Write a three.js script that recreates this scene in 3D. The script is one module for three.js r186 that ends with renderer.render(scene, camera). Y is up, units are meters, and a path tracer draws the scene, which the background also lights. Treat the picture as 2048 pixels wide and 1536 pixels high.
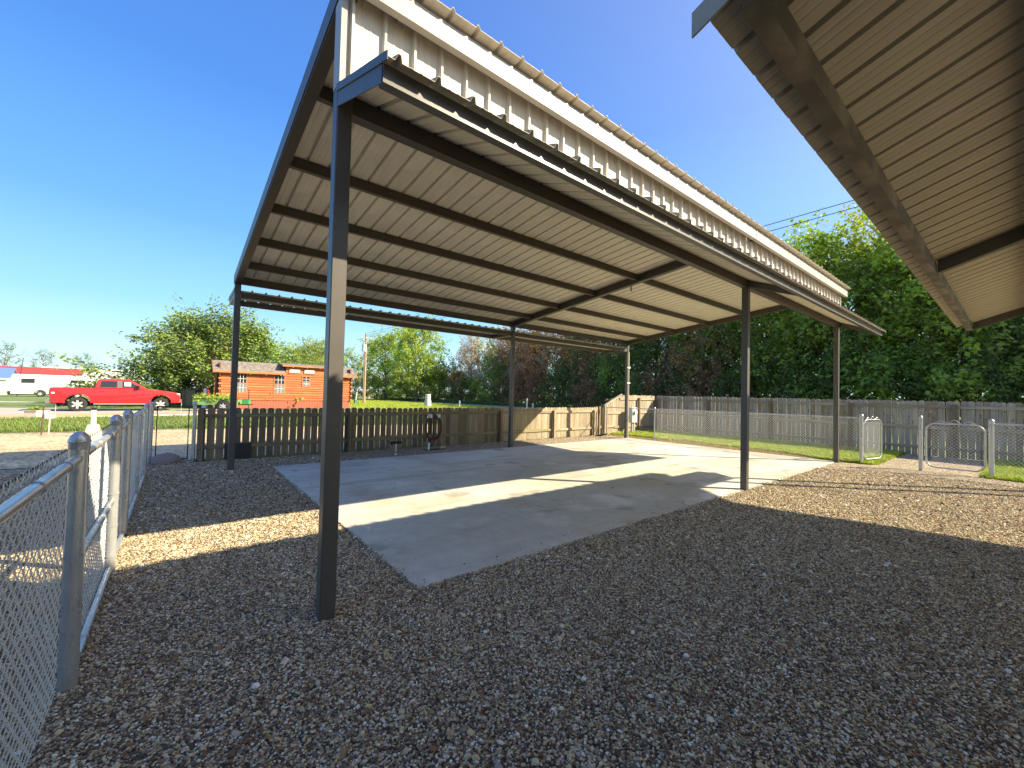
import * as THREE from 'three';
import { mergeGeometries } from 'three/addons/utils/BufferGeometryUtils.js';

// ---------- camera, sky, sun, exposure ----------
const scene = new THREE.Scene();
const camera = new THREE.PerspectiveCamera(85.89, 4 / 3, 0.05, 2000);
camera.position.set(-0.826, 1.537, 2.948);
camera.up.set(-0.0342, 0.9994, 0.0052);
camera.lookAt(-0.826 + 0.630, 1.537 + 0.0256, 2.948 - 0.776);

const SUN = new THREE.Vector3(0.5826, 0.5358, 0.611).normalize();
const sun = new THREE.DirectionalLight(new THREE.Color().setRGB(1.0, 0.855, 0.59), 5.0);
sun.target.position.set(4, 0, -6); sun.position.copy(SUN).multiplyScalar(70).add(sun.target.position);
sun.castShadow = true; sun.shadow.mapSize.set(4096, 4096); sun.shadow.radius = 1; sun.shadow.bias = -0.0004;
Object.assign(sun.shadow.camera, { left: -60, right: 60, top: 60, bottom: -60, near: 1, far: 200 });
scene.add(sun, sun.target);

const SKY_STOPS = [[-90, 0.1768, 0.15, 0.112], [-4, 0.1976, 0.17, 0.13], [0, 0.3744, 0.48, 0.502], [3, 0.3016, 0.45, 0.502], [9, 0.1612, 0.325, 0.484], [18, 0.078, 0.21, 0.432], [32, 0.0374, 0.125, 0.349], [50, 0.025, 0.083, 0.274], [90, 0.0187, 0.062, 0.219]];
{
  const w = 256, h = 512, d = new Float32Array(w * h * 4);
  for (let j = 0; j < h; j++) {
    const el = ((j + .5) / h - .5) * 180;
    let k = 0; while (k < SKY_STOPS.length - 2 && el > SKY_STOPS[k + 1][0]) k++;
    const a = SKY_STOPS[k], b = SKY_STOPS[k + 1], t = Math.min(1, Math.max(0, (el - a[0]) / (b[0] - a[0])));
    for (let i = 0; i < w; i++) {
      const az = ((i + .5) / w - .5) * 2 * Math.PI, e = el * Math.PI / 180, cs = Math.cos(e) * Math.cos(az) * SUN.x + Math.sin(e) * SUN.y + Math.cos(e) * Math.sin(az) * SUN.z, chi = Math.acos(Math.min(1, Math.max(-1, cs)));
      const glow = el > -2 ? 6.5 * Math.exp(-3 * chi) + .18 * Math.max(0, cs) * cs : 0, air = [.19, .168, .128]; // clear air scatters forward around the sun; strengthened and warmed to lift the shade
      for (let c = 0; c < 4; c++) d[(j * w + i) * 4 + c] = c < 3 ? a[c + 1] + (b[c + 1] - a[c + 1]) * t + glow * air[c] : 1;
    }
  }
  const sky = new THREE.DataTexture(d, w, h, THREE.RGBAFormat, THREE.FloatType);
  sky.mapping = THREE.EquirectangularReflectionMapping; sky.magFilter = THREE.LinearFilter; sky.minFilter = THREE.LinearFilter; sky.needsUpdate = true;
  scene.background = sky; scene.environment = sky;
}
const renderer = new THREE.WebGLRenderer({ antialias: true });
renderer.toneMapping = THREE.LinearToneMapping;
renderer.toneMappingExposure = 2.7;
renderer.shadowMap.enabled = true;
renderer.setSize(1024, 768);

// ---------- helpers ----------
let seed = 7;
const rnd = () => { seed = (seed * 1664525 + 1013904223) >>> 0; return seed / 4294967296; };
const rr = (a, b) => a + (b - a) * rnd();
const pick = (a) => a[Math.floor(rnd() * a.length)];
const V = (x, y, z) => new THREE.Vector3(x, y, z);
const names = {};
const numbered = (n) => { const k = names[n] = (names[n] ?? -1) + 1; return k ? `${n}_${String(k).padStart(3, '0')}` : n; };
// uv in metres, by the axis a face looks along
function uvm(g, swap = false, ou = 0, ov = 0) {
  g = g.index ? g.toNonIndexed() : g;
  const p = g.attributes.position, uv = new Float32Array(p.count * 2), a = V(), b = V(), c = V();
  for (let i = 0; i < p.count; i += 3) {
    a.fromBufferAttribute(p, i); b.fromBufferAttribute(p, i + 1); c.fromBufferAttribute(p, i + 2);
    const n = b.clone().sub(a).cross(c.clone().sub(a)); const x = Math.abs(n.x), y = Math.abs(n.y), z = Math.abs(n.z);
    for (let k = 0; k < 3; k++) {
      const q = [a, b, c][k]; let u, v;
      if (y >= x && y >= z) { u = q.x; v = q.z; } else if (x >= z) { u = q.z; v = q.y; } else { u = q.x; v = q.y; }
      if (swap) [u, v] = [v, u];
      uv[(i + k) * 2] = u + ou; uv[(i + k) * 2 + 1] = v + ov;
    }
  }
  g.setAttribute('uv', new THREE.BufferAttribute(uv, 2));
  for (const k of Object.keys(g.attributes)) if (!['position', 'normal', 'uv'].includes(k)) g.deleteAttribute(k);
  return g;
}
const ident = new THREE.Matrix4();
// box with small chamfered edges: from corner to corner
function bx(x0, x1, y0, y1, z0, z1, ch = 0) {
  const w = x1 - x0, h = y1 - y0, d = z1 - z0; let g;
  if (ch > 0 && Math.min(w, h, d) > 2.5 * ch) {
    const s = new THREE.Shape(), hw = w / 2 - ch, hh = h / 2 - ch;
    s.moveTo(-hw, -hh); s.lineTo(hw, -hh); s.lineTo(hw, hh); s.lineTo(-hw, hh); s.closePath();
    g = new THREE.ExtrudeGeometry(s, { depth: d - 2 * ch, bevelEnabled: true, bevelThickness: ch, bevelSize: ch, bevelSegments: 1, curveSegments: 2 });
    g.translate(0, 0, -(d - 2 * ch) / 2);
  } else g = new THREE.BoxGeometry(w, h, d);
  g.translate((x0 + x1) / 2, (y0 + y1) / 2, (z0 + z1) / 2);
  return g;
}
function cyl(a, b, r0, r1 = r0, seg = 12, open = false) {
  const d = b.clone().sub(a), g = new THREE.CylinderGeometry(r1, r0, d.length(), seg, 1, open);
  g.applyQuaternion(new THREE.Quaternion().setFromUnitVectors(V(0, 1, 0), d.clone().normalize()));
  g.translate((a.x + b.x) / 2, (a.y + b.y) / 2, (a.z + b.z) / 2); return g;
}
function tube(pts, r, seg = 6, closed = false, n = 0) { return new THREE.TubeGeometry(new THREE.CatmullRomCurve3(pts, closed, 'catmullrom', .3), n || pts.length * 3, r, seg, closed); }
function ext(pts, depth, bevel = 0, holes = []) {
  const s = new THREE.Shape(pts.map(([x, y]) => new THREE.Vector2(x, y)));
  for (const h of holes) s.holes.push(h);
  const g = new THREE.ExtrudeGeometry(s, { depth: depth - 2 * bevel, bevelEnabled: bevel > 0, bevelThickness: bevel, bevelSize: bevel, bevelOffset: -bevel, bevelSegments: 2, curveSegments: 10 });
  g.translate(0, 0, bevel); return g;
}
function mg(list, swap = false, ou = 0, ov = 0) { const l = (Array.isArray(list) ? list : [list]).map((g) => uvm(g, swap, ou, ov)); return l.length > 1 ? mergeGeometries(l) : l[0]; }
function put(name, geo, mat, parent = scene) {
  const m = new THREE.Mesh(geo, mat); m.name = parent === scene ? numbered(name) : name; m.castShadow = m.receiveShadow = true; parent.add(m); return m;
}
const part = (name, list, mat, parent, swap = false, ou = 0, ov = 0) => put(name, mg(list, swap, ou, ov), mat, parent);
function thing(name, label, category, x = 0, y = 0, z = 0, turn = 0, group) {
  const o = new THREE.Group(); o.name = numbered(name); o.position.set(x, y, z); o.rotation.y = turn; scene.add(o);
  o.userData = { label, category }; if (group) o.userData.group = group; return o;
}
function tag(o, label, category, group) { Object.assign(o.userData, { label, category }); if (group) o.userData.group = group; return o; }
const structure = (o) => { o.userData.kind = 'structure'; return o; };
const stuff = (o) => { o.userData.kind = 'stuff'; return o; };
function copy(src, x, y, z, turn = 0, label, s = 1) {
  const c = src.clone(); c.name = numbered(src.name.replace(/_\d{3}$/, '')); c.position.set(x, y, z); c.rotation.y = turn; if (typeof s === 'number') c.scale.setScalar(s); else c.scale.set(...s);
  c.userData = { ...src.userData }; if (label) c.userData.label = label; scene.add(c); return c;
}
// ---------- textures ----------
const hash = (x, y) => { let h = (x * 374761393 + y * 668265263) | 0; h = Math.imul(h ^ (h >>> 13), 1274126177); return ((h ^ (h >>> 16)) >>> 0) / 4294967296; };
function vn(x, y, per) { // tiling value noise
  const xi = Math.floor(x), yi = Math.floor(y), fx = x - xi, fy = y - yi, u = fx * fx * (3 - 2 * fx), v = fy * fy * (3 - 2 * fy), m = (a) => ((a % per) + per) % per;
  const a = hash(m(xi), m(yi)), b = hash(m(xi + 1), m(yi)), c = hash(m(xi), m(yi + 1)), d = hash(m(xi + 1), m(yi + 1));
  return a + (b - a) * u + (c - a) * v + (a - b - c + d) * u * v;
}
const fbm = (x, y, per, o = 4) => { let s = 0, a = .5; for (let i = 0; i < o; i++) { s += a * vn(x + i * 17.3, y + i * 9.1, per); x *= 2; y *= 2; per *= 2; a *= .5; } return s / (1 - Math.pow(.5, o)); };
const toS = (v) => Math.round(255 * (v <= .0031308 ? 12.92 * v : 1.055 * Math.pow(Math.min(1, Math.max(0, v)), 1 / 2.4) - .055));
// fn(u, v) -> [r, g, b] linear; metres: size of the tile
function tex(n, m, metres, fn, colour = true, metresV = metres) {
  const d = new Uint8Array(n * m * 4);
  for (let j = 0; j < m; j++) for (let i = 0; i < n; i++) {
    const c = fn(i / n, j / m), k = (j * n + i) * 4;
    for (let q = 0; q < 3; q++) d[k + q] = colour ? toS(c[q]) : Math.max(0, Math.min(255, Math.round(255 * (c[q] ?? c))));
    d[k + 3] = 255;
  }
  return finish(d, n, m, colour, metres, metresV);
}
function finish(d, n, m, colour, metres, metresV = metres) {
  const t = new THREE.DataTexture(d, n, m); t.wrapS = t.wrapT = THREE.RepeatWrapping; t.magFilter = THREE.LinearFilter; t.minFilter = THREE.LinearMipmapLinearFilter; t.generateMipmaps = true;
  if (colour) t.colorSpace = THREE.SRGBColorSpace; t.repeat.set(1 / metres, 1 / metresV); t.needsUpdate = true; return t;
}
const mix = (a, b, t) => [a[0] + (b[0] - a[0]) * t, a[1] + (b[1] - a[1]) * t, a[2] + (b[2] - a[2]) * t];
const lin = (r, g, b) => new THREE.Color().setRGB(r, g, b);
const std = (r, g, b, rough = .6, o = {}) => new THREE.MeshStandardMaterial({ color: lin(r, g, b), roughness: rough, ...o });

// pebble colours (linear), as seen in the gravel
const PEB = [[0.49, 0.385, 0.215], [0.6, 0.49, 0.3], [0.36, 0.265, 0.15], [0.2, 0.132, 0.074], [0.105, 0.075, 0.05], [0.28, 0.145, 0.072], [0.44, 0.4, 0.315], [0.74, 0.67, 0.51], [0.27, 0.23, 0.17], [0.8, 0.78, 0.69], [0.13, 0.112, 0.088], [0.6, 0.51, 0.33]];
const PEBW = [5, 4, 5.5, 6, 6, 2.6, 3.5, 3.6, 3, 2.0, 4.5, 3.5];
const PSUM = PEBW.reduce((a, b) => a + b);
function pebble() { let t = rnd() * PSUM; for (let i = 0; i < PEB.length; i++) if ((t -= PEBW[i]) < 0) { const k = rr(.8, 1.25); return PEB[i].map((v) => v * k); } return PEB[0]; }
const T = {};
{ // gravel colour and height, 3 m tile, drawn pebble by pebble
  const n = 2048, M = 3.0, c = new Uint8Array(n * n * 4), hgt = new Float32Array(n * n), b = new Uint8Array(n * n * 4);
  for (let i = 0; i < n * n; i++) { c[i * 4] = toS(.06); c[i * 4 + 1] = toS(.042); c[i * 4 + 2] = toS(.03); c[i * 4 + 3] = 255; }
  for (let k = 0; k < 78000; k++) {
    const cx = rnd() * n, cy = rnd() * n, R = (rnd() < .03 ? rr(8, 12) : rr(3.6, 7.4)), e = rr(.55, 1), an = rnd() * Math.PI, ca = Math.cos(an), sa = Math.sin(an), base = rr(.25, .75), col = pebble();
    const s = [toS(col[0]), toS(col[1]), toS(col[2])];
    for (let y = Math.floor(cy - R); y <= cy + R; y++) for (let x = Math.floor(cx - R); x <= cx + R; x++) {
      const dx = x - cx, dy = y - cy, u = (dx * ca + dy * sa) / R, v = (-dx * sa + dy * ca) / (R * e), q = u * u + v * v; if (q > 1) continue;
      const z = base + .25 * Math.sqrt(1 - q), id = ((y + n) % n) * n + ((x + n) % n); if (z <= hgt[id]) continue;
      hgt[id] = z; c[id * 4] = s[0]; c[id * 4 + 1] = s[1]; c[id * 4 + 2] = s[2];
    }
  }
  for (let i = 0; i < n * n; i++) { const v = Math.round(255 * hgt[i]); b[i * 4] = b[i * 4 + 1] = b[i * 4 + 2] = v; b[i * 4 + 3] = 255; }
  T.gravel = finish(c, n, n, true, M); T.gravelB = finish(b, n, n, false, M);
}
T.concrete = tex(2048, 1024, 13, (u, v) => { // broomed slab: blotches, damp stains, tyre scuffs, pits, hairline cracks
  const a = fbm(u * 9, v * 5, 9, 5), f = fbm(u * 130, v * 70, 130, 3), s = fbm(u * 7 + 7, v * 26, 26, 4), w = fbm(u * 18 + 3, v * 9 + 1, 18, 4), w2 = fbm(u * 26 + 5, v * 14 + 8, 26, 3);
  let c = mix([.435, .425, .36], [.62, .61, .54], Math.min(1, Math.max(0, a * 1.8 - .4)));
  c = mix(c, [.36, .335, .285], Math.min(.75, Math.max(0, s - .54) * 2.6)); c = mix(c, [.44, .36, .25], Math.min(.7, Math.max(0, w - .58) * 3)); c = mix(c, [.24, .22, .19], Math.min(.6, Math.max(0, w2 - .72) * 6)); c = mix(c, [.70, .68, .62], Math.min(.6, Math.max(0, .34 - w) * 4));
  const cr = Math.abs(fbm(u * 5 + 2, v * 3 + 4, 5, 5) - .5) < .0016 && fbm(u * 3, v * 2 + 1, 3, 2) > .5 ? .62 : 1;
  const k = .9 + .2 * f, pit = hash(Math.floor(u * 1024), Math.floor(v * 512)) > .9991 ? .3 : 1; return c.map((q) => q * k * pit * cr);
}, true, 6.5);
T.concreteB = tex(512, 512, 1.3, (u, v) => { const q = fbm(u * 40, v * 40, 40, 3) * .6 + fbm(u * 8, v * 30, 8, 3) * .4; return [q, q, q]; }, false);
// wood: grain along v
const grain = (u, v) => { const w = fbm(u * 6, v * 1.5, 6, 3) * .12, g = fbm((u + w) * 40, v * 3, 40, 4), f = fbm((u + w) * 110, v * 7, 110, 2); return .6 * g + .4 * f; };
const knot = (u, v) => { let k = 0; for (let i = 0; i < 9; i++) { const x = hash(i, 3), y = hash(i, 11), dx = Math.abs(u - x), dy = Math.abs(v - y); const d = Math.hypot(Math.min(dx, 1 - dx) * 26, Math.min(dy, 1 - dy) * 50); k = Math.max(k, 1 - d); } return Math.max(0, k); };
T.wood = tex(512, 1024, .8, (u, v) => { const g = grain(u, v), k = knot(u, v), st = fbm(u * 9, v * 2, 9, 4); let c = mix([.42, .40, .38], [.95, .92, .87], Math.min(1, Math.max(0, g * 1.7 - .35))); c = mix(c, [.42, .37, .32], Math.max(0, st - .5) * 1.5); return mix(c, [.13, .09, .07], k * .9); }, true, 1.9);
T.woodB = tex(512, 1024, .8, (u, v) => { const g = grain(u, v); return [g, g, g]; }, false, 1.9);
T.grass = tex(1024, 1024, 3, (u, v) => { const f = fbm(u * 120, v * 120, 120, 2), a = fbm(u * 8, v * 8, 8, 4), h = hash(Math.floor(u * 1024), Math.floor(v * 1024)); let c = mix([.055, .095, .02], [.17, .24, .05], f * .7 + h * .3); return mix(c, [.28, .24, .10], Math.max(0, a - .5) * 1.3); });
T.leafLitter = tex(1024, 1024, 2, (u, v) => { const f = fbm(u * 70, v * 70, 70, 3), h = hash(Math.floor(u * 340), Math.floor(v * 340)); return mix([.10, .065, .035], [.42, .31, .19], f * .5 + h * .5); });
T.chips = tex(1024, 1024, 2, (u, v) => { const f = fbm(u * 60, v * 90, 60, 3), h = hash(Math.floor(u * 260), Math.floor(v * 400)); return mix([.28, .17, .08], [.66, .46, .26], f * .5 + h * .5); });
T.pea = tex(1024, 1024, 5, (u, v) => { const f = fbm(u * 70, v * 70, 70, 3), h = hash(Math.floor(u * 140), Math.floor(v * 140)), b = fbm(u * 6, v * 6, 6, 4), k = Math.min(1, Math.max(0, (f * .5 + h * .5 - .5) * 1.7 + .5)); return mix([.20, .14, .07], [.72, .58, .36], k).map((q) => q * (.75 + .5 * b)); });
T.asphalt = tex(512, 512, 2, (u, v) => { const h = hash(Math.floor(u * 512), Math.floor(v * 512)), f = fbm(u * 6, v * 6, 6, 4), k = .13 + .08 * h + .07 * f; return [k, k * .99, k * .96]; });
T.drive = tex(512, 512, 4, (u, v) => { const h = hash(Math.floor(u * 512), Math.floor(v * 512)), f = fbm(u * 6, v * 6, 6, 4), k = .28 + .07 * h + .12 * f; return [k, k * .93, k * .80]; });
T.shingle = tex(512, 512, 2.4, (u, v) => { const row = Math.floor(v * 16), cu = Math.floor(u * 14 + (row % 2) * .5), h = hash(cu % 14, row), f = fbm(u * 90, v * 90, 90, 2); const k = .09 + .09 * h + .06 * f; return [k * 1.1, k * .96, k * .8]; });
T.bark = tex(256, 512, 1, (u, v) => { const g = fbm(u * 16, v * 4, 16, 4); return mix([.06, .048, .036], [.24, .2, .16], g); });
T.speck = tex(512, 512, .6, (u, v) => { const f = fbm(u * 100, v * 100, 100, 2), a = fbm(u * 5, v * 5, 5, 4), k = .9 + .12 * (f - .5) + .16 * (a - .5); return [k, k, k]; });
T.rough = tex(512, 512, 1.1, (u, v) => { const a = fbm(u * 6, v * 6, 6, 5), k = .55 + .7 * (a - .4); return [k, k, k]; }, false);
T.streak = tex(512, 512, 1.2, (u, v) => { const a = fbm(u * 40, v * 2, 40, 3), b = fbm(u * 6, v * 6, 6, 4), k = .86 + .14 * a + .14 * (b - .5); return [k, k * .985, k * .96]; });
T.rust = tex(512, 512, 1.4, (u, v) => { const a = fbm(u * 7, v * 7, 7, 5), f = fbm(u * 60, v * 60, 60, 2); return mix([.085, .072, .06], [.30, .24, .18], Math.min(1, Math.max(0, (a - .36) * 1.6)) * (.6 + .4 * f)); });

// ---------- materials ----------
const M = {};
M.gravel = new THREE.MeshStandardMaterial({ map: T.gravel, bumpMap: T.gravelB, bumpScale: .018, roughness: .85 });
M.concrete = new THREE.MeshStandardMaterial({ map: T.concrete, bumpMap: T.concreteB, bumpScale: .0012, roughness: .8 });
M.bronze = new THREE.MeshStandardMaterial({ color: lin(.088, .08, .074), map: T.speck, roughness: .42 });
M.purlin = new THREE.MeshStandardMaterial({ color: lin(.064, .049, .036), map: T.speck, roughness: .5 });  // darker brown copy of bronze, with underside shade put into its colour
M.bronzeOld = new THREE.MeshStandardMaterial({ map: T.rust, roughness: .6 });
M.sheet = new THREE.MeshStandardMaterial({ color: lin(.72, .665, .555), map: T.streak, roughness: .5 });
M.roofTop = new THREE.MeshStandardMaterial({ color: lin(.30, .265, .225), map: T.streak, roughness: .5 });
M.sheetShaded = new THREE.MeshStandardMaterial({ color: lin(.47, .43, .355), map: T.streak, roughness: .55 });  // darker copy of sheet; shade under the eave is put into its colour
M.sheetWall = new THREE.MeshStandardMaterial({ color: lin(.60, .565, .49), map: T.streak, roughness: .5 });
M.fascia = new THREE.MeshStandardMaterial({ color: lin(.38, .37, .36), map: T.streak, roughness: .42 });
M.galv = new THREE.MeshStandardMaterial({ color: lin(.55, .56, .57), map: T.speck, roughness: .5, roughnessMap: T.rough, metalness: .55 });
M.wire = new THREE.MeshStandardMaterial({ color: lin(.76, .77, .78), roughness: .5, metalness: .05 });
M.darkSteel = std(.035, .035, .038, .5, { metalness: .3 });
M.black = std(.012, .012, .012, .8);
const wood = (r, g, b) => new THREE.MeshStandardMaterial({ color: lin(r, g, b), map: T.wood, bumpMap: T.woodB, bumpScale: .003, roughness: .85 });
M.greyWood = [wood(.54, .49, .425), wood(.46, .42, .37), wood(.60, .535, .45), wood(.43, .36, .285), wood(.50, .47, .43)];
M.brownWood = [wood(.34, .275, .195), wood(.27, .225, .16), wood(.40, .32, .225), wood(.22, .19, .145), wood(.31, .28, .19)];
M.tanWood = [wood(.48, .41, .31), wood(.44, .37, .27), wood(.53, .46, .36), wood(.40, .34, .255)];
M.mossWood = wood(.33, .30, .16);
M.postWood = wood(.30, .235, .16);
M.peaGravel = new THREE.MeshStandardMaterial({ map: T.pea, roughness: .95 });
M.grass = new THREE.MeshStandardMaterial({ map: T.grass, roughness: .95 });
M.litter = new THREE.MeshStandardMaterial({ map: T.leafLitter, roughness: .95 });
M.chips = new THREE.MeshStandardMaterial({ map: T.chips, roughness: .95 });
M.asphalt = new THREE.MeshStandardMaterial({ map: T.asphalt, roughness: .9 });
M.drive = new THREE.MeshStandardMaterial({ map: T.drive, roughness: .9 });
M.bark = new THREE.MeshStandardMaterial({ map: T.bark, roughness: .95 });
M.paleBark = std(.36, .32, .27, .9);
M.shingle = new THREE.MeshStandardMaterial({ map: T.shingle, roughness: .9 });
M.white = std(.78, .78, .76, .5);
M.glass = std(.02, .025, .03, .08);

// ---------- ground ----------
function sheet(name, x0, x1, z0, z1, y, mat) { const g = new THREE.PlaneGeometry(x1 - x0, z1 - z0); g.rotateX(-Math.PI / 2); g.translate((x0 + x1) / 2, y, (z0 + z1) / 2); return structure(part(name, g, mat)); }
function polySheet(name, pts, y, mat) { const g = new THREE.ShapeGeometry(new THREE.Shape(pts.map(([x, z]) => new THREE.Vector2(x, -z)))); g.rotateX(-Math.PI / 2); g.translate(0, y, 0); return structure(part(name, g, mat)); }
sheet('ground', -500, 700, -700, 500, -.03, M.grass);
polySheet('gravel_bed', [[-14, 26], [12.62, 26], [12.62, 3.2], [12.9, 2.45], [16.7, 2.3], [16.7, .75], [12.9, .62], [12.62, .3], [12.35, -5.4], [12.2, -7.7], [-.5, -7.7], [-.6, -16.4], [-14, -17.2]], -.006, M.gravel);
const inSlab = (x, z, m = 0) => x > .672 - m && x < 12.3 + m && z > -6.27 - m && z < .02 + m;
const swell = (x, z) => { const e = Math.min(1, Math.max(0, Math.max(.672 - x, x - 12.3, -6.27 - z, z - .02)) * 1.6); return .012 + e * (.034 * (fbm(x * .9 + 30, z * .9 + 30, 4096, 3) - .42)); };
{ // uneven gravel around the slab
  const g = new THREE.PlaneGeometry(19.4, 11.2, 194, 112); g.rotateX(-Math.PI / 2); g.translate(2.8, 0, -2.05); const p = g.attributes.position;
  for (let i = 0; i < p.count; i++) { const x = p.getX(i), z = p.getZ(i), edge = Math.min(1, Math.min(x + 6.9, 12.5 - x, z + 7.65, 3.55 - z) * 4); p.setY(i, inSlab(x, z, -.12) ? -.03 : swell(x, z) * Math.max(0, edge)); }
  g.computeVertexNormals(); const q = g.toNonIndexed(), uv = new Float32Array(q.attributes.position.count * 2); for (let i = 0; i < uv.length / 2; i++) { uv[i * 2] = q.attributes.position.getX(i); uv[i * 2 + 1] = q.attributes.position.getZ(i); } q.setAttribute('uv', new THREE.BufferAttribute(uv, 2));
  structure(put('gravel_surface', q, M.gravel));
}
polySheet('pea_gravel_path', [[-14, -16.6], [-14, -8.6], [-1.3, -8.4], [-.4, -8.05], [12.6, -8.1], [12.6, -13.5], [6, -15.8], [-3, -16.1]], .004, M.peaGravel);
polySheet('wood_chip_bed', [[-14, -23.6], [-6.2, -23.9], [1.8, -26.2], [2.4, -29.6], [-5.2, -28.6], [-14, -27.0]], -.018, M.chips);
polySheet('driveway', [[-40, -24.6], [-9, -25.6], [-6.4, -28.0], [2.5, -29.5], [3.5, -33.4], [-6.5, -35.5], [-24, -47], [-60, -50]], -.022, M.drive);
polySheet('far_driveway', [[-80, -60], [-20, -52.6], [-10, -50], [-10, -48.3], [-21, -50.4], [-80, -55.5]], -.021, M.concrete);
polySheet('road', [[21.5, -140], [26.5, -140], [33.6, -40], [34, 60], [29.4, 60], [28.7, -40]], -.015, M.asphalt);
polySheet('leaf_litter_strip', [[12.3, -7.6], [12.38, -5.4], [12.6, -.2], [13.15, -.6], [13.9, -3.2], [13.6, -5.6], [14.2, -7.6]], -.012, M.litter);

const slab = structure(new THREE.Group()); slab.name = 'concrete_slab'; scene.add(slab);
part('slab_section', bx(.672, 11.318, -.06, .028, -6.26, .012, .008), M.concrete, slab);
part('slab_section', bx(11.33, 12.3, -.06, .026, -6.28, -.02, .008), M.concrete, slab, true, 3.1, .4);

// ---------- loose gravel: real stones near the house ----------
{
  const g = new THREE.IcosahedronGeometry(1, 1), p = g.attributes.position, key = {};
  for (let i = 0; i < p.count; i++) { const k = [p.getX(i), p.getY(i), p.getZ(i)].map((v) => v.toFixed(3)).join(); const f = key[k] ??= rr(.82, 1.14); p.setXYZ(i, p.getX(i) * f, p.getY(i) * f, p.getZ(i) * f); }
  g.computeVertexNormals();
  const spots = [], inside = (x, z) => inSlab(x, z, -.01) && !(inSlab(x, z) && !inSlab(x, z, -.25) && rnd() < .005);
  const camX = -.826, camZ = 2.948, fx = .63, fz = -.776, rx = .776, rz = .63;
  for (let k = 0; k < 3400000 && spots.length < 1260000; k++) {
    const x = rr(-6.5, 11.5), z = rr(-7.6, 3.6); if (inside(x, z)) continue;
    const dx = x - camX, dz = z - camZ, d = dx * fx + dz * fz, s = dx * rx + dz * rz;
    if (d < 1.05 || Math.abs(s) > d * 1.33 + .5) continue;
    const dens = d < 4.2 ? 1 : Math.pow(4.2 / d, 1.7); if (rnd() > dens || d > 9.5) continue;
    spots.push(x, z, d);
  }
  const n = spots.length / 3, im = new THREE.InstancedMesh(g, new THREE.MeshStandardMaterial({ roughness: 1 }), n), m = new THREE.Matrix4(), q = new THREE.Quaternion(), e = new THREE.Euler(), col = new THREE.Color();
  for (let i = 0; i < n; i++) {
    const x = spots[i * 3], z = spots[i * 3 + 1], d = spots[i * 3 + 2], r = rnd(), R = (r < .006 ? rr(.011, .017) : r < .2 ? rr(.006, .009) : rr(.0037, .0064)) * (1 + .07 * Math.max(0, d - 3));
    e.set(rr(-.35, .35), rnd() * 6.28, rr(-.35, .35)); q.setFromEuler(e);
    m.compose(V(x, (inSlab(x, z) ? .028 + R * .3 : swell(x, z) + R * rr(.05, .6)), z), q, V(R * rr(.9, 1.35), R * rr(.5, .8), R * rr(.75, 1.05))); im.setMatrixAt(i, m);
    const c = pebble(); im.setColorAt(i, col.setRGB(Math.min(.8, c[0]), Math.min(.8, c[1]), Math.min(.8, c[2])));
  }
  im.name = 'loose_gravel'; im.castShadow = im.receiveShadow = true; stuff(im); tag(im, 'loose brown, tan and white river gravel around the slab', 'gravel'); scene.add(im);
}

// ---------- ribbed steel sheets ----------
const RIB = .2286;
// x across, ribs up +y, z along; thin closed sheet
function ribSheet(n, len, t = .003) {
  const prof = [[-.001, 0]];
  for (let k = 0; k < n; k++) {
    const o = k * RIB;
    prof.push([o + .032, 0], [o + .044, .033], [o + .060, .033], [o + .072, 0], [o + .112, 0], [o + .120, .0022], [o + .128, .0022], [o + .136, 0], [o + .168, 0], [o + .176, .0022], [o + .184, .0022], [o + .192, 0]);
  }
  prof.push([n * RIB + .0, 0]);
  const pos = []; const quad = (a, b, c, d) => pos.push(...a, ...b, ...c, ...a, ...c, ...d);
  for (let i = 0; i < prof.length - 1; i++) { const [x0, y0] = prof[i], [x1, y1] = prof[i + 1]; quad([x0, y0 + t, len], [x1, y1 + t, len], [x1, y1 + t, 0], [x0, y0 + t, 0]); }
  const nTop = pos.length / 3;
  for (let i = 0; i < prof.length - 1; i++) {
    const [x0, y0] = prof[i], [x1, y1] = prof[i + 1];
    quad([x0, y0, 0], [x1, y1, 0], [x1, y1, len], [x0, y0, len]);
    quad([x0, y0, len], [x1, y1, len], [x1, y1 + t, len], [x0, y0 + t, len]);
    quad([x1, y1, 0], [x0, y0, 0], [x0, y0 + t, 0], [x1, y1 + t, 0]);
  }
  const L = prof.length - 1;
  quad([prof[0][0], 0, 0], [prof[0][0], 0, len], [prof[0][0], t, len], [prof[0][0], t, 0]);
  quad([prof[L][0], 0, len], [prof[L][0], 0, 0], [prof[L][0], t, 0], [prof[L][0], t, len]);
  const g = new THREE.BufferGeometry(); g.setAttribute('position', new THREE.Float32BufferAttribute(pos, 3)); g.computeVertexNormals();
  const out = uvm(g); out.addGroup(0, nTop, 0); out.addGroup(nTop, pos.length / 3 - nTop, 1); return out; // painted weather side, primed underside
}
// a run of sheets side by side from x0, from (y0, z0) to (y1, z1) in the cross-section; up: ribs on the upper side
function run(name, parent, mat, x0, count, y0, z0, y1, z1, per = 4, last = per) {
  const len = Math.hypot(y1 - y0, z1 - z0), g = ribSheet(per, len), gl = last === per ? g : ribSheet(last, len), a = Math.atan2(-(y1 - y0), z1 - z0);
  for (let k = 0; k < count; k++) { const m = put(name, k === count - 1 ? gl : g, [M.roofTop, mat], parent); m.position.set(x0 + k * per * RIB, y0 + (k % 2) * .0012, z0); m.rotation.x = a; }
}
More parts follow.
